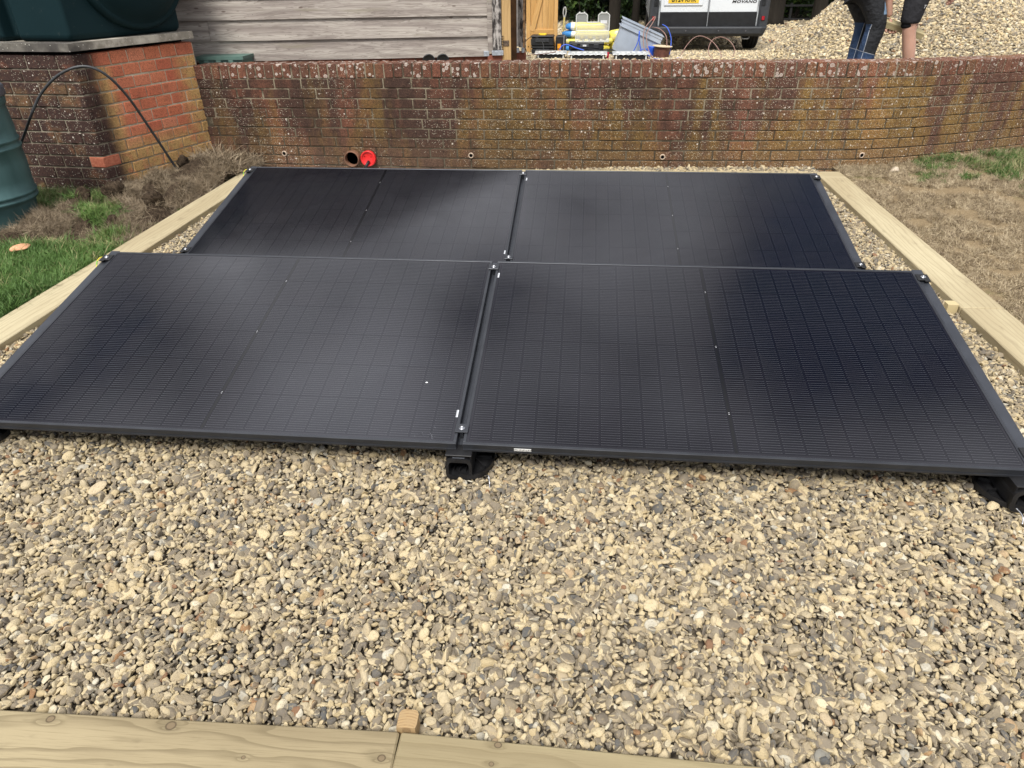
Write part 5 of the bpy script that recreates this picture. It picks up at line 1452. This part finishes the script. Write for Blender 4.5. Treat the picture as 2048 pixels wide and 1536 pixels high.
# --- worker in black shorts, leaning over to hold a short timber
B_ = lambda x, z, y=5.05: Vector((x, y, z))
nodesB = [(B_(5.02, 1.40, 5.15), (.15, .12)), (B_(4.95, 1.54, 5.15), (.14, .12)), (B_(4.84, 1.68, 5.16), (.17, .12)), (B_(4.74, 1.74, 5.16), .058),
          (B_(4.965, 1.26, 5.06), .085), (B_(4.945, 1.10), .072), (B_(4.950, .985), (.060, .064)), (B_(4.965, .93), (.055, .058)), (B_(4.985, .86), (.058, .062)), (B_(5.005, .78), (.053, .056)), (B_(5.03, .66), .043), (B_(5.045, .555), .036), (B_(4.98, .50), .036), (B_(4.88, .49), .028),
          (B_(5.04, 1.26, 5.30), .080), (B_(5.085, .985, 5.34), .050), (B_(5.12, .80, 5.36), .044), (B_(5.15, .555, 5.36), .036), (B_(4.98, .50, 5.36), .036), (B_(4.88, .49, 5.36), .028),
          (B_(4.80, 1.64, 5.30), .048), (B_(4.765, 1.38, 5.28), .042), (B_(4.795, 1.20, 5.24), (.036, .034)), (B_(4.835, 1.07, 5.235), (.026, .024)),
          (B_(4.90, 1.60, 5.02), .048), (B_(5.12, 1.42, 4.95), .040), (B_(5.22, 1.30, 5.05), .030)]
edB = [(0, 1), (1, 2), (2, 3), (0, 4), (4, 5), (5, 6), (6, 7), (7, 8), (8, 9), (9, 10), (10, 11), (11, 12), (12, 13), (0, 14), (14, 15), (15, 16), (16, 17), (17, 18), (18, 19), (2, 20), (20, 21), (21, 22), (22, 23), (2, 24), (24, 25), (25, 26)]
bodyB = [skin(nodesB, edB, 2, 0)]
bodyB += hand_nodes((4.838, 5.235, 1.065), (.45, -.15, -1), (.92, 0, .35), (.25, -.7, -.5), 1.0)
bodyB += hand_nodes((5.22, 5.05, 1.30), (.3, .3, -1), (0, 1, 0), (-.5, 0, -.6))
hpB, hhB = head_parts((4.67, 5.16, 1.80), (-.5, 0, -.8), (-.7, 0, .5)); bodyB += hpB
shortsB = [skin([(B_(5.02, 1.40, 5.15), (.165, .14)), (B_(4.965, 1.27, 5.07), (.112, .11)), (B_(4.948, 1.14), (.094, .095)), (B_(4.943, 1.055), (.084, .088)), (B_(4.944, 1.030), (.079, .082)),
                 (B_(5.03, 1.27, 5.30), (.100, .11)), (B_(5.07, 1.08, 5.33), (.060, .09))], [(0, 1), (1, 2), (2, 3), (3, 4), (0, 5), (5, 6)], 2, 0)]
cuffB = [skin([(B_(4.940, 1.06), (.066, .070)), (B_(4.942, 1.022), (.0665, .0705)), (B_(4.946, 1.000), (.0655, .0695))], chain(3), 2)]
shirtB = [skin([(B_(5.0, 1.36, 5.15), (.172, .15)), (B_(4.95, 1.54, 5.15), (.152, .135)), (B_(4.84, 1.68, 5.16), (.182, .135)), (B_(4.80, 1.63, 5.30), .060), (B_(4.775, 1.50, 5.29), .057), (B_(4.90, 1.60, 5.02), .060), (B_(5.0, 1.53, 4.98), .056)], [(0, 1), (1, 2), (2, 3), (3, 4), (2, 5), (5, 6)], 2, 0)]
bootsB = [skin([(B_(5.045, .60, yy), .050), (B_(5.00, .51, yy), .050), (B_(4.88, .50, yy), .046), (B_(4.82, .495, yy), .036)], chain(4), 2) for yy in (5.05, 5.36)]
MAROON = plain('dark_maroon_cloth', (.045, .012, .014), .85, .2, 0, .3, 12)
pb = build_person('person', 'person in black shorts leaning over with one bare knee showing, holding a timber offcut', (5.0, 5.1, gA), bodyB,
             [('shorts', shortsB, BLK), ('shorts_cuff', cuffB, plain('cuff_black', (.006, .006, .007), .9, .2)), ('shirt', shirtB, MAROON), ('boots', bootsB, BLK), ('hair', hhB, HAIR)], None)
SHW = plain('white_print', (.5, .5, .5), .6, .3)
text('T', .035, SHW, pb, (4.99 - 5.0, 4.955 - 5.1, 1.165 - gA), .0, .3).name = 'print_mark'
# timber offcut held in the hand
WO = wood_mat('offcut_wood', (.40, .34, .19), (.50, .43, .26), (.26, .20, .10), 60, (), .8, .2)
a_ = Vector((4.70, 5.24, 1.065)); b_ = Vector((5.135, 5.215, .935)); L_ = (b_ - a_).length
o = MB().box((0, 0, 0), (L_, .10, .05), .002).build('timber_offcut', WO); o.location = (a_ + b_) / 2; o.rotation_euler = (R(18), math.asin((a_.z - b_.z) / L_), math.atan2(b_.y - a_.y, b_.x - a_.x))
tag(o, 'short pale timber offcut held in the hand of the person in shorts', 'timber')

# ================================================================== PLANTS
def blade_mesh(name, seed, mat, n, hgt, lean, wid, spread):
    g = random.Random(seed); V = []; F = []
    for k in range(n):
        a = g.uniform(0, 6.28); bx_, by_ = g.gauss(0, spread), g.gauss(0, spread); h = hgt * g.uniform(.55, 1.15); le = lean * g.uniform(.3, 1.3)
        dx_, dy_ = math.cos(a), math.sin(a); px, py = -dy_, dx_; w_ = wid * g.uniform(.7, 1.2)
        pts = []
        for t in (0, .4, .75, 1):
            pts.append((bx_ + dx_ * le * h * t * t, by_ + dy_ * le * h * t * t, h * t * (1 - .25 * le * t)))
        i0 = len(V)
        for j, (q, ww) in enumerate(zip(pts, (w_, w_ * .85, w_ * .5, 0))):
            if j < 3: V += [(q[0] - px * ww / 2, q[1] - py * ww / 2, q[2]), (q[0] + px * ww / 2, q[1] + py * ww / 2, q[2])]
            else: V.append(q)
        F += [(i0, i0 + 1, i0 + 3, i0 + 2), (i0 + 2, i0 + 3, i0 + 5, i0 + 4), (i0 + 4, i0 + 5, i0 + 6)]
    me = MB().add(V, F).mesh(name); me.materials.append(mat); return me
def grass_mat(name, ramp_):
    m = M(name, .6, .3); t = tint(m); m.col(m.ramp(t, ramp_)); m.b.inputs['Subsurface Weight'].default_value = 0
    return m.m
GG = grass_mat('green_grass', [(0, (.040, .085, .016)), (.3, (.065, .130, .026)), (.6, (.095, .175, .038)), (.85, (.14, .21, .055)), (.93, (.20, .22, .09)), (1, (.33, .27, .14))])
DG = grass_mat('dry_grass', [(0, (.20, .15, .09)), (.35, (.33, .26, .16)), (.7, (.50, .41, .27)), (.88, (.17, .125, .078)), (1, (.10, .072, .045))])
BGm = grass_mat('dead_turf_grass', [(0, (.12, .087, .055)), (.4, (.22, .168, .108)), (.75, (.34, .27, .18)), (1, (.07, .05, .032))])
GT = [blade_mesh('grass_tuft_%d' % i, i, GG, 14, .060, 1.0, .0032, .012) for i in range(6)]
DT = [blade_mesh('dry_tuft_%d' % i, 10 + i, DG, 14, .028, 2.2, .0026, .014) for i in range(6)]
BT = [blade_mesh('turf_tuft_%d' % i, 20 + i, BGm, 16, .055, 1.7, .0026, .014) for i in range(6)]
def put_tufts(name, P, z, s, meshes, tintf=None, tiltv=.25, tilt_add=None):
    n = len(P); sc_ = s * rng.uniform(.7, 1.3, n)
    rot = np.stack([rng.normal(0, tiltv, n), rng.normal(0, tiltv, n), rng.uniform(0, 6.28, n)], 1)
    t = rng.uniform(0, 1, n) if tintf is None else tintf
    o = scatter(name, np.c_[P, z], rot, np.stack([sc_] * 3, 1), rng.integers(0, len(meshes), n), t, meshes); o['kind'] = 'stuff'; return o
# turf heap surface (between plinth and left sleeper)
def bump2(x, y, cx, cy_, r_, h): return h * math.exp(-(((x - cx) ** 2 + (y - cy_) ** 2) / (r_ * r_)))
CL = [(-.92, 3.62, .24, .19), (-1.10, 3.32, .15, .15), (-.82, 3.17, .12, .14), (-1.18, 2.98, .12, .14), (-1.38, 2.72, .12, .13), (-1.05, 2.74, .11, .13), (-.80, 2.72, .09, .12), (-1.12, 2.44, .12, .10), (-1.38, 2.34, .15, .11), (-1.28, 2.56, .10, .10), (-.90, 2.44, .09, .07), (-1.52, 2.52, .10, .08), (-1.50, 2.20, .12, .06), (-.78, 3.70, .16, .12), (-1.0, 4.02, .2, .10)]
def turfz(x, y):
    z = 0
    for q in CL: z = max(z, bump2(x, y, *q))
    return z + .022 * mnoise.noise(Vector((x * 16, y * 16, 2))) + .04 * mnoise.noise(Vector((x * 6, y * 6, 9))) - .012
SOIL = M('dug_soil', .97, .1); f_ = SOIL.noise(SOIL.pos(), 45, 5, .7); SOIL.col(SOIL.mix(SOIL.step(f_, .3, .7), (.022, .015, .010), (.10, .072, .048))); SOIL.bump(f_, 1.0, .03); SOIL = SOIL.m
xs_ = lin(-1.75, -.66, 110); ys_ = lin(2.1, 4.32, 200)
V = [(x, y, turfz(x, y)) for y in ys_ for x in xs_]
o = MB().add(V, [(j * 110 + i, j * 110 + i + 1, (j + 1) * 110 + i + 1, (j + 1) * 110 + i) for j in range(199) for i in range(109)]).build('dug_turf', SOIL, smooth=True); tag(o, kind='stuff')
P = grid_pts(-1.7, -.675, 2.2, 4.3, .0125)
def turf_keep(a, b_):
    n1 = mnoise.noise(Vector((a * 6, b_ * 6, 4)))
    return n1 > .0
P = P[np.array([turf_keep(a, b_) for a, b_ in P])]
put_tufts('dead_grass', P, np.array([turfz(a, b_) - .004 for a, b_ in P]), .80, BT, tiltv=.9)
# green patches on and around the dug turf
gp = []
for (cx, cy_, r_, n_) in ((-1.13, 2.58, .11, 420), (-1.20, 2.78, .05, 120), (-1.02, 2.46, .07, 150), (-1.42, 3.02, .11, 200), (-.86, 2.28, .10, 160)):
    q = rng.normal(0, r_ * .5, (n_, 2)) + [cx, cy_]; gp.append(q)
gp = np.concatenate(gp); gp = gp[(gp[:, 0] < -.67)]
put_tufts('green_turf_patches', gp, np.array([turfz(a, b_) - .002 for a, b_ in gp]), 1.0, GT, rng.uniform(.3, 1, len(gp)), .5)
# clods
for i, (x, y, s, lab, tl) in enumerate([(-1.20, 2.93, .10, 'large dark clod of soil standing on edge below the plinth corner', .7), (-.80, 2.74, .075, 'dark soil clod close to the left sleeper', .3), (-1.02, 3.60, .07, 'dark crumbly clod beside the end of the hose', .5), (-1.36, 2.78, .085, 'dark turf clod behind the green tuft', .6), (-.93, 2.42, .05, 'small overturned clod in front of the green tuft', .2)]):
    V = []
    for q in IV:
        q = Vector(q); k = 1 + .35 * mnoise.noise(q * 1.6 + Vector((i * 7, 0, 0))) + .12 * mnoise.noise(q * 5)
        V.append((q.x * s * k * .9, q.y * s * k * .6, q.z * s * k * .75))
    o = MB().add(V, IF).build('soil_clod', SOIL, smooth=True); o.location = (x, y, turfz(x, y) + s * .25); o.rotation_euler = (tl, .3 * i, i)
    tag(o, lab, 'soil clod', 'clods among the dug turf')
# lawn left
P = grid_pts(-2.6, -.675, .35, 3.2, .0135)
P = P[np.array([b_ < 2.06 + .10 * mnoise.noise(Vector((a * 5, b_ * 5, 0))) + .18 * max(0, a + 1.0) or (a < -1.33 and b_ > 2.75 and mnoise.noise(Vector((a * 9, b_ * 9, 0))) > -.1) for a, b_ in P])]
tn = np.array([.5 + .6 * mnoise.noise(Vector((a * 2.2, b_ * 2.2, 5))) for a, b_ in P]) + rng.normal(0, .16, len(P))
edge_fade = np.clip((2.4 - P[:, 1]) * 2, 0, 1)
tn = np.clip(tn * .8, 0, .88); tn = np.where((rng.random(len(P)) < .05 + .35 * (P[:, 1] > 2.0)), rng.uniform(.9, 1, len(P)), tn)
o = put_tufts('green_grass', P, np.array([max(lz(a, b_), turfz(a, b_) if b_ > 2.1 else -1) for a, b_ in P]) - .004, 1.15, GT, tn, .35)
# dry lawn right
def dlz(x, y): return -.012 + .012 * math.sin(x * 3.1) * math.sin(y * 2.3) + (.03 * max(0, y - 3.2))
P = grid_pts(4.33, 7.4, .7, 5.4, .0155); P = P[np.array([b_ < wy(a) - .01 and mnoise.noise(Vector((a * 4, b_ * 4, 50))) + .5 * mnoise.noise(Vector((a * 11, b_ * 11, 51))) > -.22 for a, b_ in P])]
gmask = np.array([mnoise.noise(Vector((a * 1.9, b_ * 1.9, 12))) + .35 * mnoise.noise(Vector((a * 6, b_ * 6, 3))) for a, b_ in P])
far = np.clip((P[:, 1] - 3.7) * 1.4, 0, .9) * (P[:, 0] > 5.0)
isg = (gmask + far * .30 > .46) & (rng.random(len(P)) < .5)
dz_ = np.array([dlz(a, b_) for a, b_ in P]) - .003
put_tufts('dry_grass', P[~isg], dz_[~isg], .85, DT, None, .7)
put_tufts('green_grass_patches', P[isg], dz_[isg], .62, GT, rng.uniform(0, .8, int(isg.sum())), .55)
P = grid_pts(5.05, 6.4, 3.95, 4.7, .026); P = P[np.array([b_ < wy(a) - .03 and mnoise.noise(Vector((a * 3, b_ * 3, 30))) > .02 for a, b_ in P])]
put_tufts('wall_foot_weeds', P, np.array([dlz(a, b_) for a, b_ in P]), 1.1, GT, np.where(rng.random(len(P)) < .35, rng.uniform(.9, 1, len(P)), rng.uniform(0, .5, len(P))), .5)
# grass whiskers at the foot of the plinth and wall
P = np.stack([rng.uniform(-1.0, -.66, 260), rng.uniform(3.75, 4.28, 260)], 1)
put_tufts('dead_grass_by_wall', P, np.array([turfz(a, b_) for a, b_ in P]), 1.8, BT, None, .4)

# odd stones
def odd(name, loc, size, col, label, cat, seed, flat=.5):
    V = []
    g = np.random.default_rng(seed); D = g.normal(size=(8, 3)); D /= np.linalg.norm(D, axis=1)[:, None]; Pp = g.uniform(.6, 1, 8)
    dots = IV @ D.T; rr_ = np.where(dots > .05, Pp / np.maximum(dots, .05), 9).min(1); rr_ = np.minimum(rr_, 1.1)
    W = IV * rr_[:, None] * size; W[:, 2] *= flat
    o = MB().add([tuple(q) for q in W], IF).build(name, plain(name + '_mat', col, .85, .2, 0, .15, 30, .3)); o.location = loc
    o.rotation_euler = (0, 0, seed); return tag(o, label, cat)
odd('broken_tile', (-1.235, 1.93, .042), .058, (.58, .30, .17), 'flat orange pink piece of broken tile on the green grass', 'tile shard', 3, .28)
odd('pale_stone', (4.75, 4.13, .03), .035, (.45, .38, .29), 'pale round stone in the dry grass at the foot of the wall', 'stone', 5, .9)

# ================================================================== TREES, SHRUBS, FENCE BEHIND
BARK = M('dark_bark', .95, .1); f_ = BARK.noise(BARK.map(BARK.pos(), (9, 9, 1.5)), 1, 5, .7); BARK.col(BARK.mix(f_, (.008, .007, .006), (.042, .036, .029))); BARK.bump(f_, .8, .05); BARK = BARK.m
def leaf_mat(name, stops):
    m = M(name, .6, .3); m.col(m.ramp(m.noise(m.pos(), 2.6, 4, .7), stops)); 
    return m.m
LEAF_SHADED = leaf_mat('shaded_leaves', [(.3, (.003, .006, .003)), (.5, (.006, .012, .005)), (.75, (.026, .046, .014))])  # shade under the canopy is put into this leaf colour
LEAF_SUNLIT = leaf_mat('sunlit_leaves', [(.40, (.006, .014, .004)), (.53, (.02, .045, .008)), (.64, (.09, .15, .03))])  # sunlight on the foliage is put into the lighter leaf tones
def leaves(name, c, rad, n, size, mat, parent, seed, shell=.35):
    g = np.random.default_rng(seed)
    nc = max(8, n // 60)
    cl = g.normal(size=(nc, 3)); cl /= np.linalg.norm(cl, axis=1)[:, None]; cl *= (g.uniform(shell, 1, (nc, 1))) ; cl = cl * np.array(rad)
    k = g.integers(0, nc, n); Pn = cl[k] + g.normal(0, .16, (n, 3)) * np.array(rad) * .9 + np.array(c)
    U = g.normal(size=(n, 3)); U /= np.linalg.norm(U, axis=1)[:, None]; W = np.cross(U, g.normal(size=(n, 3))); W /= np.linalg.norm(W, axis=1)[:, None]
    s = (size * g.uniform(.6, 1.3, n))[:, None]
    Q = np.stack([Pn - U * s, Pn + W * s * .5, Pn + U * s, Pn - W * s * .5], 1).reshape(-1, 3)
    me = bpy.data.meshes.new(name); me.vertices.add(4 * n); me.vertices.foreach_set('co', Q.astype(np.float32).ravel())
    me.loops.add(4 * n); me.loops.foreach_set('vertex_index', np.arange(4 * n)); me.polygons.add(n); me.polygons.foreach_set('loop_start', np.arange(0, 4 * n, 4)); me.polygons.foreach_set('loop_total', np.full(n, 4))
    me.update(calc_edges=True); me.materials.append(mat); return link(name, me, parent)
def tree(x, y, r0, h, crown, rad, n, mat, label, lean=0, seed=1, leaf=.12):
    t = thing('tree', label, 'tree', (x, y, .04), 0, 'trees along the far edge of the yard')
    g = random.Random(seed); b = MB()
    pts = [(lean * k * k * .02 + g.uniform(-.05, .05) * k * .3, 0, h * k / 6) for k in range(7)]
    b.tube(smooth_curve([(0, 0, -.1)] + pts[1:], 3), [r0 * (1.35 if k == 0 else 1) * (1 - .5 * k / 18) for k in range(19)], 12)
    for k in range(6):
        a = g.uniform(0, 6.28); z0 = h * g.uniform(.45, .9); L_ = rad[0] * .8
        b.tube([(0, 0, z0), (math.cos(a) * L_ * .5, math.sin(a) * L_ * .5, z0 + L_ * .45), (math.cos(a) * L_, math.sin(a) * L_, z0 + L_ * .6)], [r0 * .4, r0 * .25, r0 * .1], 7)
    b.build('trunk', BARK, t, True)
    leaves('crown', (crown[0] - x, crown[1] - y, crown[2]), rad, n, leaf, mat, t, seed)
    return t
tree(2.85, 17.0, .15, 5, (2.6, 17.5, 6.2), (2.8, 2.4, 2.6), 5000, LEAF_SHADED, 'dark tree trunk standing behind the left corner of the grey crate', 0, 1)
tree(3.42, 18.2, .10, 5, (4.2, 19, 6.4), (2.6, 2.4, 2.6), 4000, LEAF_SHADED, 'slim mottled tree trunk between the crate and the van', 0, 2)
tree(7.02, 19.0, .26, 6, (6.6, 20, 6.5), (3, 2.6, 3.2), 5000, LEAF_SHADED, 'thick dark tree trunk just right of the van', 0, 3)
tree(7.75, 17.6, .17, 6, (8.6, 18.8, 6.8), (3.0, 2.6, 2.8), 5000, LEAF_SHADED, 'leaning dark tree whose trunk stands left of the gravel heap', 1.6, 4)
tree(.2, 18.5, .2, 5, (.2, 19.5, 6.0), (3, 2.6, 2.8), 4500, LEAF_SHADED, 'dark tree behind the barn door', 0, 5)
tree(12.5, 19.5, .2, 5, (12.5, 20, 5.6), (3.2, 2.6, 3.0), 4500, LEAF_SHADED, 'dark tree to the right behind the gravel heap', 0, 6)
tree(-3.6, 20, .2, 5, (-3.6, 20.5, 5.8), (3.2, 2.6, 3.0), 3500, LEAF_SHADED, 'dark tree hidden behind the barn', 0, 7)
def shrub(x, y, rad, n, mat, label, seed, leaf=.07):
    t = thing('shrub', label, 'shrub', (x, y, .04), 0, 'undergrowth along the far edge of the yard')
    b = MB(); g = random.Random(seed)
    for k in range(7):
        a = g.uniform(0, 6.28); b.tube([(0, 0, -.05), (math.cos(a) * rad[0] * .3, math.sin(a) * rad[1] * .3, rad[2] * .7), (math.cos(a) * rad[0] * .6, math.sin(a) * rad[1] * .6, rad[2] * 1.3)], [.025, .018, .008], 5)
    b.build('stem', BARK, t); leaves('foliage', (0, 0, rad[2] * .95), rad, n, leaf, mat, t, seed, .1)
    return t
k = 30
for (x, y, rad, n, mat, lab) in [(.4, 20.5, (1.6, .7, 1.4), 3500, LEAF_SHADED, 'dark undergrowth behind the oak door'), (2.2, 20.8, (1.5, .7, 1.3), 3500, LEAF_SHADED, 'dark undergrowth behind the sacks'), (2.05, 18.6, (.55, .4, .55), 900, LEAF_SUNLIT, 'sunlit bush between the clear organiser handles'), (3.05, 18.8, (.45, .4, .55), 700, LEAF_SUNLIT, 'small sunlit bush above the grey crate'),
                                 (4.2, 20.8, (1.6, .7, 1.4), 3500, LEAF_SHADED, 'dark undergrowth left of the van'), (6.2, 21, (1.7, .7, 1.4), 3500, LEAF_SHADED, 'dark undergrowth behind the van'), (8.05, 21.0, (1.0, .6, 1.0), 3000, LEAF_SUNLIT, 'bright green bush behind the black rail fence'), (8.9, 20.6, (.9, .6, 1.0), 2200, LEAF_SUNLIT, 'bright green bush right of the leaning trunk'),
                                 (10.3, 21.5, (1.9, .8, 1.5), 3500, LEAF_SHADED, 'dark undergrowth behind the heap'), (13.4, 21, (2.2, .8, 1.6), 3500, LEAF_SHADED, 'dark undergrowth at the far right'), (8.2, 22.3, (2.4, .5, 1.6), 4000, LEAF_SHADED, 'deep dark thicket behind the bright bush')]:
    shrub(x, y, rad, n, mat, lab, k); k += 1
# solid-looking far woodland mass
t = MB()
o = leaves('far_woodland', (4, 27, 3.6), (16, 2.2, 4.2), 26000, .26, LEAF_SHADED, None, 99, .0); tag(o, kind='stuff')
o = leaves('far_woodland_low', (4, 24.5, 1.2), (15, .8, 1.6), 22000, .16, LEAF_SHADED, None, 98, .0); tag(o, kind='stuff')
FB = plain('black_fence_paint', (.012, .012, .012), .7, .3)
fence = thing('rail_fence', 'black post and rail fence in front of the bright bush', 'fence', (7.2, 19.9, .04))
for k in range(5): MB().box((k * .86 - .4, 0, .22), (.06, .06, .52), .004).build('post', FB, fence)
for z in (.10, .42): MB().box((1.3, -.04, z), (4.2, .03, .05), .003).build('rail', FB, fence)
print('bricks', n_b)
